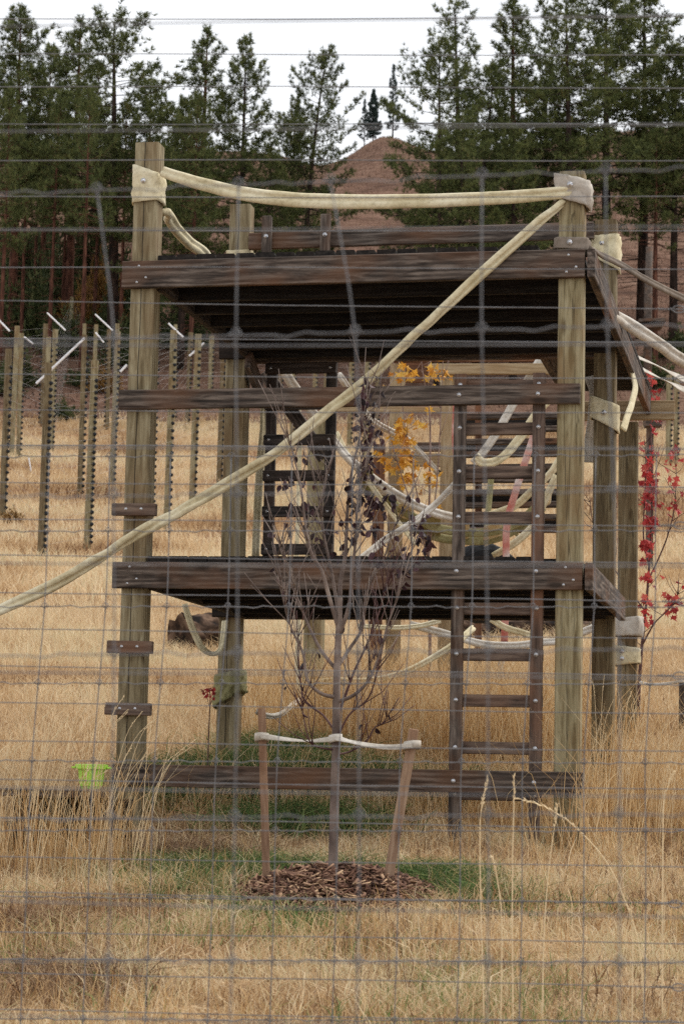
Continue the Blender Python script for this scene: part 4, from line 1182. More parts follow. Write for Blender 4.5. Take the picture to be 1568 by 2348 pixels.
def pine_data(name, H, Rc, cb, nbr, seed, bark, sparse=1.0, lean=0.0, top_open=0.5, dead=14, mat=None, bl=1.0, pw=0.8):
    """mesh data for one pine: trunk with limbs, crown of needle tufts"""
    r = np.random.default_rng(seed)
    rr = random.Random(seed)
    tb = MB()
    ph = rr.uniform(0, 6)

    def axis(t):
        return Vector((lean * H * t * t + 0.05 * math.sin(3 * t + ph), 0.05 * math.cos(2.3 * t + ph), H * t))
    tb.tube([axis(t) - Vector((0, 0, 0.5 if t == 0 else 0)) for t in np.linspace(0, 1, 12)], [0.19 * (1 - t) ** 0.8 * (H / 13) + 0.012 for t in np.linspace(0, 1, 12)], 8)
    P, Dn = [], []
    for k in range(nbr):
        t = cb + (1 - cb) * ((k + rr.random()) / nbr) ** 0.92
        f = (t - cb) / (1 - cb)
        shape = ((1 - f) ** pw * min(1.0, 0.65 + 2.0 * f) + 0.07) * (1 + 0.28 * math.sin(f * 9 + seed) * math.sin(f * 23 + seed * 2))
        ln = Rc * shape * rr.uniform(0.5, 1.3)
        az = k * 2.39996 + rr.uniform(-0.5, 0.5)
        el = R(-8 + 45 * f ** 1.2 + rr.uniform(-12, 12))
        o_ = axis(t)
        d = Vector((math.cos(az) * math.cos(el), math.sin(az) * math.cos(el), math.sin(el)))
        pts = [o_, o_ + d * ln * 0.5 + Vector((0, 0, -0.03 * ln)), o_ + d * ln + Vector((0, 0, 0.16 * ln))]
        tb.tube(pts, [0.028 * (1 - f) + 0.010, 0.018 * (1 - f) + 0.007, 0.006], 4, cap=False)
        nt = max(4, int((6 + ln * 19) * sparse))
        for q in range(nt):
            s = rr.uniform(0.28, 1.0) ** 0.75
            p = pts[1].lerp(pts[2], (s - 0.5) * 2) if s > 0.5 else pts[0].lerp(pts[1], s * 2)
            side = Vector((-math.sin(az), math.cos(az), 0)) * rr.gauss(0, 0.16 * ln * (1.2 - s) + 0.08)
            p = p + side + Vector((0, 0, rr.gauss(0.05, 0.10)))
            P.append(p); Dn.append((d * 0.8 + side * 1.0 + Vector((0, 0, 0.55))))
    for q in range(6):
        P.append(axis(1 - q * 0.008)); Dn.append(Vector((rr.uniform(-.5, .5), rr.uniform(-.5, .5), 1)))
    # dead lower limbs
    for k in range(dead):
        t = rr.uniform(0.16, cb + 0.05); az = rr.uniform(0, 6.28); ln = rr.uniform(0.4, 1.1) * Rc * 0.7
        o_ = axis(t); d = Vector((math.cos(az), math.sin(az), rr.uniform(-0.25, 0.15)))
        pts = [o_, o_ + d * ln * 0.5, o_ + d * ln + Vector((rr.uniform(-.1, .1), 0, rr.uniform(-0.2, 0.1)))]
        tb.tube(pts, [0.016, 0.011, 0.005], 4, cap=False)
        for q in range(4):
            p = pts[0].lerp(pts[2], rr.uniform(0.3, 1))
            tb.tube([p, p + Vector((rr.gauss(0, .2), rr.gauss(0, .2), rr.gauss(-0.05, .12)))], [0.007, 0.003], 3, cap=False)
    tme = tb.mesh('trunk', bark, True)
    P = np.array([tuple(q) for q in P]); Dn = unit(np.array([tuple(q) for q in Dn]))
    n = len(P); NB = 13
    tuft = r.random(n)
    PP = np.repeat(P, NB, 0)
    dd = unit(np.repeat(Dn, NB, 0) * 0.75 + r.normal(size=(n * NB, 3)) * 0.62)
    LL = r.uniform(0.14, 0.28, n * NB) * bl; WW = r.uniform(0.020, 0.036, n * NB) * bl
    rn = np.clip(np.repeat(tuft * 0.75, NB) + r.uniform(-0.1, 0.25, n * NB), 0, 1)
    V, Fc, A = blades(PP, dd, LL, WW, rn)
    cme = np_mesh('crown', V, Fc, mat or M['needle'], A)
    return tme, cme, H


VAR = [
    pine_data('a', 13.5, 3.0, 0.48, 88, 1, M['bark_red'], 0.95, pw=0.85),
    pine_data('b', 13.5, 2.7, 0.46, 84, 2, M['bark_red'], 0.9, dead=24, pw=0.65),
    pine_data('c', 13.5, 3.2, 0.22, 110, 3, M['bark_dark'], 0.95, pw=0.8),
    pine_data('d', 13.5, 2.9, 0.28, 74, 4, M['bark_dark'], 0.75, pw=0.7),
    pine_data('e', 13.5, 3.4, 0.24, 90, 5, M['bark_dark'], 0.9, lean=0.07, pw=0.55),
    pine_data('f', 13.5, 2.2, 0.52, 56, 6, M['bark_red'], 0.75, dead=34, pw=0.6),
    pine_data('j', 13.5, 3.1, 0.44, 80, 15, M['bark_dark'], 0.9, dead=34, pw=0.6),
    pine_data('k', 13.5, 2.6, 0.4, 78, 21, M['bark_red'], 0.85, dead=20, pw=0.95),
    pine_data('l', 13.5, 3.3, 0.38, 70, 22, M['bark_dark'], 0.9, dead=20, pw=0.5, lean=0.02),
]
FIR = pine_data('g', 13.5, 2.6, 0.08, 110, 9, M['bark_dark'], 0.9, dead=2, mat=M['needle_blue'], bl=2.6)
SNAG = pine_data('h', 13.5, 1.7, 0.12, 60, 10, M['bark_dark'], 0.45, dead=6, mat=M['needle_blue'], bl=2.4)
OPEN = pine_data('i', 13.5, 2.6, 0.55, 40, 12, M['bark_dark'], 0.7, lean=-0.03, dead=30)


def pine(px, ytop, Y, var, label, rz=0.0, wide=1.0, group='pines on the slope behind the field'):
    tme, cme, H = var
    a_ = at(px, ytop, Y); gz = ground(a_.x, Y)
    sc = max(0.3, (a_.z - gz) / H)
    Mx = Matrix.Translation((a_.x, Y, gz)) @ Matrix.Rotation(rz, 4, 'Z') @ Matrix.Diagonal((sc * wide, sc * wide, sc, 1))
    root = bpy.data.objects.new('pine_tree', None); link(root, None, Mx)
    tag(root, label, 'pine', group)
    link(bpy.data.objects.new('trunk', tme), root, Mx)
    link(bpy.data.objects.new('crown', cme), root, Mx)


PINES = [
    (50, 32, 92, 0, 'tall pine at the far left with a pointed top', 1.0), (117, 112, 99, 1, 'short thin pine between the two leftmost tall pines', .8), (182, 48, 95, 7, 'second tall pine from the left', 1.05),
    (278, 57, 90, 8, 'broad pine left of the tower post tops', 1.2), (-25, 120, 90, 1, 'pine cut off by the left edge', 1.0), (345, 190, 100, 1, 'lower pine behind the left front post', 1.0), (228, 150, 104, 5, 'thin pine behind the broad left pine', .9),
    (473, 70, 94, 7, 'slim open pine above the left back post', 1.05), (565, 95, 92, 2, 'dark narrow dense pine left of the sky gap', .82), (430, 235, 88, 2, 'low green pine beneath the slim open pine', .9),
    (708, 128, 96, 4, 'wide pine leaning over the hill gap from the left', .85), (675, 232, 98, 2, 'short pine between the dense pine and the leaning pine', .85), (620, 330, 90, 2, 'low bushy pine above the guard rail on the left', 1.0),
    (1012, 108, 88, 8, 'broad pine right of the bare hilltop', .85), (1180, 2, 94, 7, 'tall pine right of the crooked one', 1.05), (1100, 150, 90, 4, 'full pine between the crooked pine and its neighbour', 0.95), (1250, 150, 98, 2, 'pine in the gap between two tall right pines', 1.0),
    (1315, 4, 90, 8, 'tall dense pine above the front right post', .95), (1390, -14, 93, 6, 'tallest pine of the right hand group', 1.1), (1475, -25, 96, 6, 'thin airy pine reaching above the picture on the right', 1.15), (1548, 112, 92, 6, 'dark pine at the right edge', 1.0), (1620, 60, 92, 6, 'pine cut off by the right edge', 1.0),
    (1010, 330, 84, 2, 'low pine at the foot of the right group beside the hill', .8), (1055, 300, 85, 4, 'low spreading pine above the sling hose', .9), (1180, 300, 86, 2, 'low pine behind the right end of the sling hose', 1.0),
]
for i, (px, yt, Y, v, lb, wd) in enumerate(PINES):
    pine(px, yt, Y, VAR[v], lb, 0.0 if 'leaning over' in lb else i * 1.3, wd)
pine(1065, 14, 93, OPEN, 'crooked open topped pine with bare dead limbs', 0.4, 1.0)
pine(1505, 300, 90, VAR[5], 'bare trunked pine with few branches on the right slope', 0.7, 0.9)
pine(857, 207, 186, FIR, 'small bluish fir on the bare hilltop', 0.3, 0.85, 'conifers on the hilltop')
pine(903, 150, 192, SNAG, 'thin ragged conifer on the bare hilltop', 1.0, 0.8, 'conifers on the hilltop')
pine(836, 268, 188, SNAG, 'tiny conifer left of the hilltop fir', 2.0, 0.9, 'conifers on the hilltop')
# slim bare trunks in the left wood
trk = VAR[5]
k = 0
words = ['leftmost', 'second', 'third', 'fourth', 'fifth', 'sixth', 'seventh', 'eighth', 'ninth', 'tenth', 'eleventh']
for px in (22, 68, 92, 134, 160, 206, 232, 262, 292, 410, 455):
    Y = 84 + (k * 7) % 17
    pine(px, 215 + (k * 37) % 90, Y, VAR[5] if k % 2 else VAR[1], 'slim red trunked pine in the left wood, %s from the left' % words[k], k * 2.1, 0.62, 'slim trunks in the left wood')
    k += 1


# ------------------------------------------------------------------ shrubs
def shrub_data(r_, n, mat, seed, tall=1.0):
    r = np.random.default_rng(seed)
    d = unit(r.normal(size=(n, 3))); d[:, 2] = np.abs(d[:, 2])
    rad = r_ * r.uniform(0.35, 1, n) ** 0.6 * (0.75 + 0.5 * np.sin(d[:, 0] * 5 + seed) * np.cos(d[:, 1] * 4))
    P = d * rad[:, None]; P[:, 2] *= tall
    V, Fc, A = blades(P, unit(d + r.normal(size=(n, 3)) * 0.8), r.uniform(0.08, 0.2, n) * r_, r.uniform(0.05, 0.09, n) * r_, r.random(n))
    cme = np_mesh('foliage', V, Fc, mat, A)
    b = MB(); rr = random.Random(seed)
    for k in range(9):
        q = P[rr.randrange(n)] * 0.9
        b.tube([(0, 0, -0.1), (q[0] * 0.4, q[1] * 0.4, q[2] * 0.6), tuple(q)], [0.02 * r_, 0.014 * r_, 0.006 * r_], 4)
    return b.mesh('stem', M['twig'], True), cme


SH = [shrub_data(1.0, 2200, M['shrub'], 1), shrub_data(1.0, 1500, M['shrub_orange'], 2), shrub_data(1.0, 2600, M['shrub'], 3, 1.3)]


def shrub(px, py, Y, r_, v, label, tall=1.0, group='shrubs at the foot of the wood'):
    a_ = at(px, py, Y); gz = ground(a_.x, Y)
    Mx = Matrix.Translation((a_.x, Y, gz)) @ Matrix.Rotation(px * 0.7, 4, 'Z') @ Matrix.Diagonal((r_, r_, r_ * tall, 1))
    root = bpy.data.objects.new('shrub', None); link(root, None, Mx); tag(root, label, 'shrub', group)
    link(bpy.data.objects.new('stem', SH[v][0]), root, Mx); link(bpy.data.objects.new('foliage', SH[v][1]), root, Mx)


for px, Y, r_, v, tl, lb in ((15, 95, 1.5, 0, 2.2, 'tall green bush behind the leftmost trunks'), (75, 92, 1.3, 2, 2.0, 'green bush between the leftmost pine trunks'), (120, 97, 1.4, 0, 2.4, 'dark green bush in the left wood'), (185, 93, 1.0, 1, 2.6, 'orange brown bush among the red trunks'), (150, 90, 1.0, 2, 1.5, 'low green bush left of the orange bush'),
                             (225, 96, 1.2, 1, 2.6, 'rusty bush behind the left wood trunks'), (255, 92, 1.1, 0, 2.0, 'green bush close to the left front post'), (285, 88, 0.9, 2, 1.6, 'low dark bush left of the front post'), (150, 78, 0.7, 0, 1.0, 'pale green bush at the foot of the fence posts'), (420, 92, 1.2, 0, 2.0, 'bush right of the left front post in the wood'), (50, 84, 0.9, 2, 1.2, 'low dark bush near the left fence posts'), (205, 84, .8, 0, 1.2, 'low green bush near the white outrigger arms'),
                             (35, 100, 1.6, 2, 2.6, 'dense dark bush far back in the left wood'), (100, 103, 1.7, 0, 2.4, 'broad dark bush far back between red trunks'), (200, 101, 1.6, 2, 2.6, 'dark bush far back behind the orange bush'), (300, 98, 1.5, 0, 2.2, 'dark bush behind the left front post'), (245, 83, .8, 1, 1.3, 'small rusty bush right of the white outrigger arms'), (10, 82, .8, 0, 1.4, 'green bush at the left edge by the fence'),
                             (1500, 86, 0.9, 2, 1.0, 'dark bush low on the right slope'), (1545, 92, 1.1, 0, 1.2, 'dark bush at the right edge of the slope'), (1440, 90, 0.8, 0, 1.0, 'bush behind the back right post'),
                             (980, 90, .9, 2, .8, 'low bush below the right pine group'), (830, 110, .8, 0, .8, 'small bush on the hillside below the leaning pine')):
    shrub(px, 700, Y, r_, v, lb, tl)
shrub(30, 1110, 50, 0.32, 1, 'small orange brown bush in the field by the left edge', 1.1, 'field shrubs')


# ------------------------------------------------------------------ grass and mulch
def scatter(n, y0, y1, half=lambda y: 0.17 * y + 0.45, bias=1.0):
    y = y0 + (y1 - y0) * rng.random(n) ** bias
    x = rng.uniform(-1, 1, n) * half(y)
    return x, y


MUL = (at(770, 2046, TY).x + 0.0, TY - 0.02)


def grass(name, label, x, y, hmin, hmax, wd, mat, lean=0.3, bend=0.25, rnd=None, seg=2, cat='grass', hscale=None, hpow=1.0):
    # keep the mulch ring clear
    q_ = ((x - MUL[0]) / 0.46) ** 2 + ((y - MUL[1]) / 0.52) ** 2
    keep = (q_ > 1.0) | ((q_ > 0.72) & (rng.random(len(x)) < 0.35))
    x, y = x[keep], y[keep]
    if rnd is not None: rnd = rnd[keep]
    if hscale is not None: hscale = hscale[keep]
    n = len(x)
    z = ground_np(x, y)
    P = np.stack([x, y, z - 0.01], 1)
    d = unit(np.stack([rng.normal(0, lean, n), rng.normal(0, lean, n), np.ones(n)], 1))
    L_ = hmin + (hmax - hmin) * rng.random(n) ** hpow
    if hscale is not None: L_ = L_ * hscale
    V, Fc, A = blades(P, d, L_, np.full(n, wd) * rng.uniform(0.7, 1.3, n), rng.random(n) if rnd is None else rnd, bend, seg)
    o = bpy.data.objects.new(name, np_mesh(name, V, Fc, mat, A))
    link(o); tag(o, label, cat, None, 'stuff')
    return o


def patch(x, y, s=1.0, o=0.0):
    return np.array([mnoise.noise(Vector((a * s + o, b * s, o))) for a, b in zip(x, y)])


# short dry turf near the camera
x, y = scatter(105000, 6.2, 12.2)
pn = patch(x, y, 1.3, 3.0); pn2 = patch(x, y, 3.1, 9.0)
rn = np.clip(0.56 + 0.8 * pn + rng.normal(0, 0.27, len(x)), 0, 0.93)
gr = rng.random(len(x)) < np.clip(0.05 + 0.35 * (pn2 - 0.15), 0.02, 0.3); rn[gr] = rng.uniform(0.93, 1.0, gr.sum())
grass('dry_turf', 'short dry straw coloured turf in front of the tower', x, y, 0.02, 0.125, 0.0042, M['straw'], 0.34, 0.45, rn, hscale=np.clip(1 + 1.5 * pn2, 0.4, 2.0), hpow=1.5)
# lying straw, litter
x, y = scatter(22000, 6.2, 13.5)
grass('straw_litter', 'fallen straw lying on the ground in front of the tower', x, y, 0.05, 0.16, 0.0030, M['straw'], 2.2, 0.2, np.clip(rng.normal(0.7, 0.2, len(x)), 0, 0.92))
# middle field
x, y = scatter(80000, 12.2, 30)
pn = patch(x, y, 0.55, 5.0)
rn = np.clip(0.6 + 0.85 * pn + rng.normal(0, 0.18, len(x)), 0, 0.92)
grass('dry_field_grass', 'dry golden grass of the field behind the tower', x, y, 0.08, 0.26, 0.006, M['straw'], 0.3, 0.4, rn, hscale=np.clip(1 + 0.9 * pn, 0.4, 1.8))
x, y = scatter(75000, 30, 79, lambda y: 0.17 * y + 1)
pn = patch(x, y, 0.22, 8.0)
rn = np.clip(0.6 + 0.95 * pn + rng.normal(0, 0.15, len(x)), 0, 0.92)
grass('far_field_grass', 'dry golden grass of the far field up to the wood', x, y, 0.12, 0.40, 0.018, M['straw'], 0.3, 0.3, rn)


x, y = scatter(52000, 80, 206, lambda y: 0.18 * y + 2)
pn = patch(x, y, 0.12, 18.0)
rn = np.clip(0.45 + 0.7 * pn + rng.normal(0, 0.25, len(x)), 0, 1)
grass('hillside_grass', 'sparse dry brown grass speckling the hillside', x, y, 0.12, 0.42, 0.05, M['hillgrass'], 0.3, 0.3, rn, seg=1)


def clump(spots, spread, nper, hmin, hmax, wd, lean=0.12):
    xs, ys = [], []
    for px, Y, k in spots:
        c = at(px, 1900, Y); n = int(nper * k)
        xs.append(rng.normal(c.x, spread, n)); ys.append(rng.normal(Y, spread * 0.9, n))
    return np.concatenate(xs), np.concatenate(ys)


# tall gold straw stands
spots = [(20, 10.5, 1), (70, 10.6, 1.2), (120, 10.5, 1.4), (165, 10.6, 1.4), (205, 10.5, 1.4), (240, 10.6, 1.2), (265, 10.7, .8), (-40, 10.5, 1), (-110, 10.6, 1)]
x, y = clump(spots, 0.13, 85, 0, 0, 0); hs = np.clip(1 + 1.1 * patch(x, y, 6.0, 2.0), 0.5, 1.6)
grass('tall_straw', 'tall golden straw standing in front of the bench on the left', x, y, 0.08, 0.72, 0.0034, M['straw_gold'], 0.17, 0.25, hscale=hs, hpow=1.3)
spots = [(px, 11.35 + 0.15 * (px % 4), .22) for px in range(1270, 1400, 30)] + [(1390, 12.3, 1), (1430, 12.5, 1), (1470, 12.3, 1), (1510, 12.4, 1), (1550, 12.2, 1), (1600, 12.4, 1), (1360, 12.0, .8), (1330, 12.6, .8), (1420, 13.2, 1), (1500, 13.4, 1), (1560, 13.4, 1)]
x, y = clump(spots, 0.16, 240, 0, 0, 0); hs = np.clip(1 + 1.1 * patch(x, y, 5.0, 12.0), 0.5, 1.6)
grass('tall_straw', 'tall golden straw growing right of the front right post', x, y, 0.08, 0.74, 0.0040, M['straw_gold'], 0.20, 0.30, hscale=hs, hpow=1.4)
spots = [(px, 12.3 + 0.25 * ((px // 37) % 3), 1) for px in range(860, 1290, 34)] + [(px, 12.6, .5) for px in range(380, 860, 50)]
x, y = clump(spots, 0.15, 120, 0, 0, 0); hs = np.clip(1 + 1.2 * patch(x, y, 5.0, 22.0), 0.4, 1.6)
grass('tall_straw', 'tall straw growing beneath the tower and round the ladder foot', x, y, 0.06, 0.52, 0.0040, M['straw_gold'], 0.22, 0.28, hscale=hs, hpow=1.3)
spots = [(px, Y, 1) for Y in (15.0, 16.2, 17.5) for px in range(590, 1420, 40)]
x, y = clump(spots, 0.16, 130, 0, 0, 0)
grass('tall_straw', 'tall straw field seen below the lower deck behind the tower', x, y, 0.15, 0.75, 0.0055, M['straw_gold'], 0.17, 0.25, hpow=1.2)
# green grass
sp = []
for px, Y, k in ((480, 9.9, 1), (540, 10.3, 1.4), (600, 10.5, 1.2), (680, 10.6, 1.2), (800, 10.6, 1.2), (960, 10.3, 1.5), (1010, 10.1, 1.3), (1060, 9.9, .8), (390, 9.8, .5), (580, 9.5, .5), (740, 9.3, .4), (1100, 9.6, .6), (1150, 9.8, .5), (420, 10.2, .7)):
    sp.append((px, Y, k))
sp += [(px, 10.55 + 0.08 * (px % 3), 1.0) for px in range(380, 640, 40)] + [(px, 10.35, 1.0) for px in range(900, 1100, 40)]
x, y = clump(sp, 0.12, 520, 0, 0, 0)
grass('green_grass', 'green grass tufts round the mulch ring', x, y, 0.04, 0.18, 0.0050, M['green'], 0.55, 0.6, hpow=1.4)
sp = [(px, 13.0 + 0.4 * ((px // 29) % 3), 1) for px in range(380, 1150, 42)] + [(px, 14.6, 1) for px in range(560, 760, 40)]
sp += [(px, 12.0 + 0.2 * (px % 2), .8) for px in range(560, 860, 45)]
sp += [(px, 12.9 + 0.3 * (px % 3), 1.0) for px in range(360, 540, 30)]
x, y = clump(sp, 0.14, 330, 0, 0, 0)
grass('green_grass', 'long green grass growing in the shade under the tower', x, y, 0.08, 0.30, 0.006, M['green'], 0.5, 0.6)
x, y = scatter(16000, 6.4, 9.8)
pn = patch(x, y, 1.2, 31.0); kx = pn > rng.uniform(-0.05, 0.45, len(x))
grass('green_grass', 'sparse yellow green blades in the foreground turf', x[kx], y[kx], 0.04, 0.15, 0.0040, M['green'], 0.35, 0.5, rng.uniform(0.55, 1.0, kx.sum()))
# brown weed tangle
sp = [(330, 10.9, 1), (380, 10.9, 1.3), (430, 11.0, 1.3), (480, 11.0, 1.2), (530, 11.0, .8), (300, 10.8, 1), (60, 12.6, 1), (130, 12.7, 1), (210, 12.7, .8), (100, 9.0, .8), (200, 8.0, 1), (150, 7.7, 1), (260, 7.8, .8), (50, 7.9, .6)]
x, y = clump(sp, 0.11, 300, 0, 0, 0)
grass('weed_tangle', 'brown dead weed tangle left of the stake and in the foreground', x, y, 0.06, 0.24, 0.0036, M['weed'], 0.8, 0.6)

x, y = scatter(9000, 6.3, 12.0)
pn = patch(x, y, 1.6, 51.0); kx = pn > rng.uniform(-0.2, 0.5, len(x))
grass('weed_stems', 'thin upright brown weed stems scattered through the turf', x[kx], y[kx], 0.08, 0.22, 0.0034, M['weed'], 0.22, 0.3, hpow=1.4)
x, y = scatter(15000, 6.3, 12.0)
pn = patch(x, y, 1.1, 71.0); kx = pn > rng.uniform(-0.1, 0.45, len(x))
grass('pale_straw', 'pale taller straw stems scattered through the turf', x[kx], y[kx], 0.08, 0.26, 0.0034, M['straw_gold'], 0.2, 0.3, hpow=1.6)

# seed stalks: bent stems with a rough ear each
def stalks(name, label, lst, mat):
    b = MB()
    for P, r0, ear in lst:
        C = catmull(P, 6)
        b.tube(C, list(np.linspace(r0, r0 * 0.45, len(C))), 5)
        m = int(len(C) * (1 - ear))
        for i in range(m, len(C) - 1):
            for k in range(3):
                p = C[i].lerp(C[i + 1], random.random())
                d = ((C[i + 1] - C[i]).normalized() * 1.0 + Vector((random.uniform(-1, 1), random.uniform(-1, 1), random.uniform(-1, 1))) * 0.45).normalized()
                b.tube([p, p + d * r0 * 3, p + d * r0 * 5.5], [r0 * 0.4, r0 * 0.8, r0 * 0.1], 4, cap=False)
    o = b.build(name, mat, None, Matrix.Translation(lst[0][0][0]), smooth=True)
    tag(o, label, 'grass', None, 'stuff')
    return o


m_, t_, b_ = new_mat('pale_seed_stalk', 0.8, 0.1); b_.inputs['Base Color'].default_value = (0.74, 0.58, 0.36, 1)
near = []
for pts, ear in (([(1108, 2300), (1102, 2080), (1100, 1900), (1108, 1830), (1118, 1785)], 0.3), ([(1176, 2380), (1174, 2150), (1175, 1950), (1178, 1850), (1178, 1782)], 0.25),
                 ([(1475, 2290), (1462, 2160), (1430, 2060), (1385, 1970), (1310, 1890), (1245, 1850), (1190, 1832)], 0.35), ([(1245, 2200), (1252, 2060), (1262, 1960), (1272, 1890), (1276, 1850)], 0.25), ([(1150, 2120), (1140, 2020), (1128, 1965)], 0.3), ([(1450, 2170), (1448, 2120), (1446, 2085)], 0.3), ([(1520, 1880), (1530, 1810), (1545, 1770)], 0.3)):
    P = [at(q[0], q[1], 7.2) for q in pts]
    g0 = P[0].copy(); g0.z = ground(g0.x, g0.y) - 0.02
    near.append(([g0] + P if g0.z < P[0].z - 0.02 else P, 0.0027, ear))
stalks('seed_stalks', 'pale bent grass seed stalks standing in the right foreground', near, m_)
lst = []
for k in range(70):
    side = k % 5
    if side < 3: px = random.uniform(-20, 330); Y = random.uniform(10.35, 10.8)
    else: px = random.uniform(1330, 1568); Y = random.uniform(11.8, 12.6)
    c = at(px, 1900, Y); gz = ground(c.x, Y); hgt = random.uniform(0.45, 0.85); lx = random.uniform(0.02, 0.28) if side < 3 else random.uniform(-0.05, 0.22)
    lst.append(([Vector((c.x, Y, gz - .02)), Vector((c.x + lx * .25, Y, gz + hgt * .5)), Vector((c.x + lx * .6, Y, gz + hgt * .85)), Vector((c.x + lx, Y, gz + hgt))], 0.0019, 0.3))
stalks('seed_stalks', 'golden seed stalks rising above the tall straw', lst, m_)

# mulch ring
mc = at(770, 2046, TY); n = 4600
rad = np.sqrt(rng.random(n)); an = rng.uniform(0, 2 * np.pi, n)
cx = mc.x + 0.0 + 0.48 * rad * np.cos(an); cy = TY - 0.0 + 0.50 * rad * np.sin(an)
cz = ground_np(cx, cy) + 0.12 * np.clip(1 - rad ** 2, 0, 1) * rng.uniform(0.7, 1.08, n) + 0.015 * np.sin(cx * 31) * np.cos(cy * 27) * (1 - rad) + 0.004
lx = rng.uniform(0.015, 0.065, n); lw = rng.uniform(0.006, 0.018, n); lt = rng.uniform(0.002, 0.005, n)
big = rng.random(n) < 0.03; lx[big] *= 2.0
dirs = unit(np.stack([rng.normal(size=n), rng.normal(size=n), rng.normal(0, 0.35, n)], 1))
upv = unit(np.stack([rng.normal(0, .5, n), rng.normal(0, .5, n), np.ones(n)], 1))
sd_ = unit(np.cross(upv, dirs)); upv = np.cross(dirs, sd_)
C0 = np.stack([cx, cy, cz], 1)
corn = []
for sx in (-1, 1):
    for sy in (-1, 1):
        for sz in (-1, 1):
            tp_ = 1.0 if sx < 0 else 0.6
            corn.append(C0 + dirs * (sx * lx / 2)[:, None] + sd_ * (sy * lw / 2 * tp_)[:, None] + upv * (sz * lt / 2)[:, None])
V = np.stack(corn, 1).reshape(-1, 3)
fb = np.array([[0, 1, 3], [0, 3, 2], [4, 6, 7], [4, 7, 5], [0, 4, 5], [0, 5, 1], [2, 3, 7], [2, 7, 6], [1, 5, 7], [1, 7, 3], [0, 2, 6], [0, 6, 4]])
Fc = (np.arange(n)[:, None, None] * 8 + fb[None]).reshape(-1, 3)
o = bpy.data.objects.new('bark_mulch', np_mesh('bark_mulch', V, Fc, M['chip'], np.repeat(rng.random(n), 8)))
link(o); tag(o, 'reddish bark chip mulch heaped round the sapling foot', 'mulch', None, 'stuff')

# ------------------------------------------------------------------ wire fences in front
KN, KF = -0.11, -0.07         # both run slightly nearer on the right
YN, YF = 2.8, 5.65
nf = empty('wire_mesh_fence', (0, YN, ground(0, YN)), 0, 'blurred woven wire and strand fence nearest to the viewer', 'fence', 'wire fences between viewer and tower')
ff = empty('wire_mesh_fence', (0, YF, ground(0, YF)), 0, 'sharper finer woven wire and strand fence behind the blurred one', 'fence', 'wire fences between viewer and tower')


def knot_mesh(r, w):
    b = MB()
    pts = []
    for i in range(26):
        a = i / 25 * math.pi * 4.5
        pts.append((math.cos(a) * r * 1.5, -0.002 + 0.0 * i, -r * 2.5 + 5 * r * i / 25) if False else (math.cos(a) * w * 1.5, math.sin(a) * w * 1.5, -r * 2.2 + 3.2 * r * i / 25))
    b.tube(pts, w * 0.62, 5)
    ring = [(math.cos(a) * r, -w * 1.3, r * 0.5 + math.sin(a) * r * 1.1) for a in np.linspace(0, 2 * math.pi, 13)]
    b.tube(ring, w * 0.7, 5, cap=False)
    b.tube([(-r * 1.9, -w, 0.1 * r), (-r, -w * 1.6, 0.25 * r), (0, -w * 1.8, -0.1 * r), (r, -w * 1.6, 0.25 * r), (r * 1.9, -w, 0.1 * r)], w * 0.8, 5)
    return b.mesh('knot', M['wire'], True)


def wires(root, strands, rows, colx, Y, k, wr, ws, x0, x1, cols, knot, gz_extra):
    # straight strands
    for yl, yr in strands:
        def yy(px): return yl + (yr - yl) * px / 1568.0
        b = MB(); b.tube([at(px, yy(px) + 1.5 * math.sin(px * 0.004 + yl), Y - 0.02, k) for px in np.linspace(x0, x1, 14)], ws, 5)
        b.build('strand_wire', M['wire'], root, Matrix.Translation(at(x0, yl, Y, k)), smooth=True)
    # woven mesh
    ks = knot
    for ri, (yl, yr) in enumerate(rows):
        xs = [colx(ri, c) for c in cols]
        pts = []
        for i, xx in enumerate(xs):
            yv = yl + (yr - yl) * xx / 1568.0
            pts.append(at(xx, yv, Y, k))
            if i < len(xs) - 1:
                dx = xs[i + 1] - xx; am = dx * 0.022 * (1 if (i + ri) % 2 else -1)
                for f_, a_ in ((0.30, 0.1), (0.42, 0.9), (0.50, 0.2), (0.58, -0.7), (0.70, -0.1)):
                    xm = xx + dx * f_
                    pts.append(at(xm, yl + (yr - yl) * xm / 1568.0 + am * a_, Y, k))
        b = MB(); b.tube(pts, wr, 5)
        b.build('line_wire', M['wire'], root, Matrix.Translation(pts[0]), smooth=True)
        for i, xx in enumerate(xs):
            if -320 < xx < 1900:
                yv = yl + (yr - yl) * xx / 1568.0
                link(bpy.data.objects.new('knot', ks), root, Matrix.Translation(at(xx, yv, Y - 0.001, k)) @ Matrix.Rotation(0.08 * math.sin(i * 7 + ri * 3), 4, 'Y'))
    for ci, c in enumerate(cols):
        pts = []
        for ri, (yl, yr) in enumerate(rows):
            xx = colx(ri, c); pts.append(at(xx, yl + (yr - yl) * xx / 1568.0, Y + wr * 1.6, k))
        last = pts[-1]
        pts.append(Vector((last.x, last.y, ground(last.x, last.y))))
        b = MB(); b.tube(catmull(pts, 3), wr, 5)
        b.build('stay_wire', M['wire'], root, Matrix.Translation(pts[0]), smooth=True)
    for px in (x0 + 20, x1 - 20):
        pp = at(px, 1200, Y + 0.06, k); gz = ground(pp.x, pp.y)
        beam('fence_post', root, (pp.x, pp.y, gz - 0.4), (pp.x, pp.y, gz + 3.5), 0.1, 0.1, M['post'], up=Vector((0, -1, 0)))


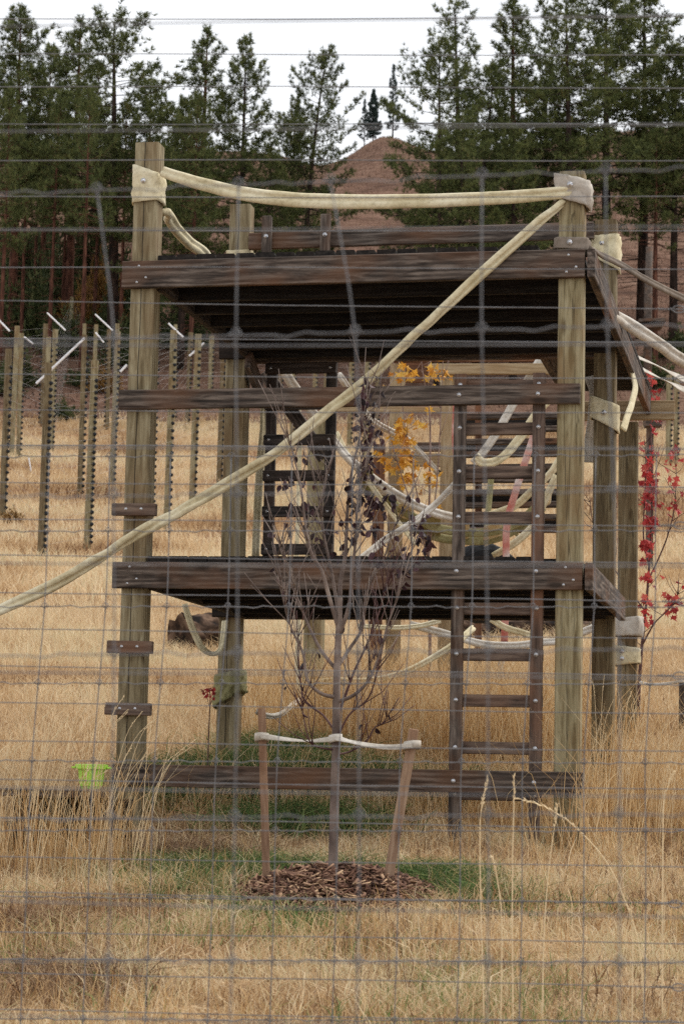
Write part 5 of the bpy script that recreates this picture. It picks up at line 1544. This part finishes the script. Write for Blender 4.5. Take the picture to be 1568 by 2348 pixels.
FAR_STR = [(43, 38), (123, 125), (197, 200), (283, 284), (367, 367), (451, 451), (527, 530), (612, 616), (690, 710), (776, 784), (859, 869), (941, 948), (1021, 1029), (1106, 1117), (1190, 1206), (1274, 1293), (1358, 1380), (1443, 1466), (1527, 1551), (1612, 1638), (1700, 1724), (1789, 1812), (1875, 1902), (1966, 1990), (2047, 2074), (2137, 2165), (2231, 2266), (2317, 2348)]
FAR_ROWS = [(1047, 1044), (1218, 1217), (1391, 1393), (1567, 1570), (1745, 1751), (1905, 1907), (2057, 2072), (2200, 2208), (2338, 2344)]
fx0 = [112, 109, 102, 87, 73, 65, 60, 53, 47]; fsp = [139.3, 139.3, 140, 140.3, 140.6, 141.5, 142, 142.6, 142.9]
wires(ff, FAR_STR, FAR_ROWS, lambda r_, c: fx0[r_] + fsp[r_] * c, YF, KF, 0.00135, 0.00125, -1100, 2700, list(range(-8, 19)), knot_mesh(0.0062, 0.0013), 0)
NEAR_STR = [(59, 32), (301, 285), (527, 520), (791, 791), (1024, 1030), (1293, 1300), (1541, 1556), (1808, 1830), (2067, 2106), (2330, 2370)]
NEAR_ROWS = [(444, 385), (782, 745), (1140, 1124), (1504, 1489), (1880, 1868), (2205, 2211)]
nx = [[222, 262, 260, 262, 254, 247], [547, 541, 543, 544, 538, 531], [757, 814, 821, 821, 823, 820], [1105, 1104, 1112, 1118, 1118, 1118], [1388, 1392, 1407, 1419, 1420, 1420]]


def ncol(r_, c):
    if 0 <= c < 5: return nx[c][r_]
    return nx[0][r_] + 285 * c if c < 0 else nx[4][r_] + 285 * (c - 4)


wires(nf, NEAR_STR, NEAR_ROWS, ncol, YN, KN, 0.00098, 0.00100, -1900, 3500, list(range(-7, 13)), knot_mesh(0.0055, 0.00115), 0)
# wire ties at the right end of some strands
b = MB()
coil = [(0.004 * math.cos(i * 1.3) + 0 * i, 0.004 * math.sin(i * 1.3), 0) for i in range(2)]
pts = [(-0.045 + 0.04 * i / 22, 0.0028 * math.cos(i * 1.5), 0.0028 * math.sin(i * 1.5)) for i in range(23)]
b.tube(pts, 0.0012, 5)
b.tube([(0.016 * math.cos(a) + 0.008, -0.003, 0.009 * math.sin(a)) for a in np.linspace(math.pi, -math.pi * 0.9, 14)], 0.0015, 5)
TIE = b.mesh('wire_tie', M['wire'], True)
for px, py in ((1548, 709), (1556, 869), (1552, 1205), (1560, 1380), (1550, 1550), (1540, 2074), (1548, 2265)):
    link(bpy.data.objects.new('wire_tie', TIE), ff, Matrix.Translation(at(px, py, YF - 0.022, KF)))
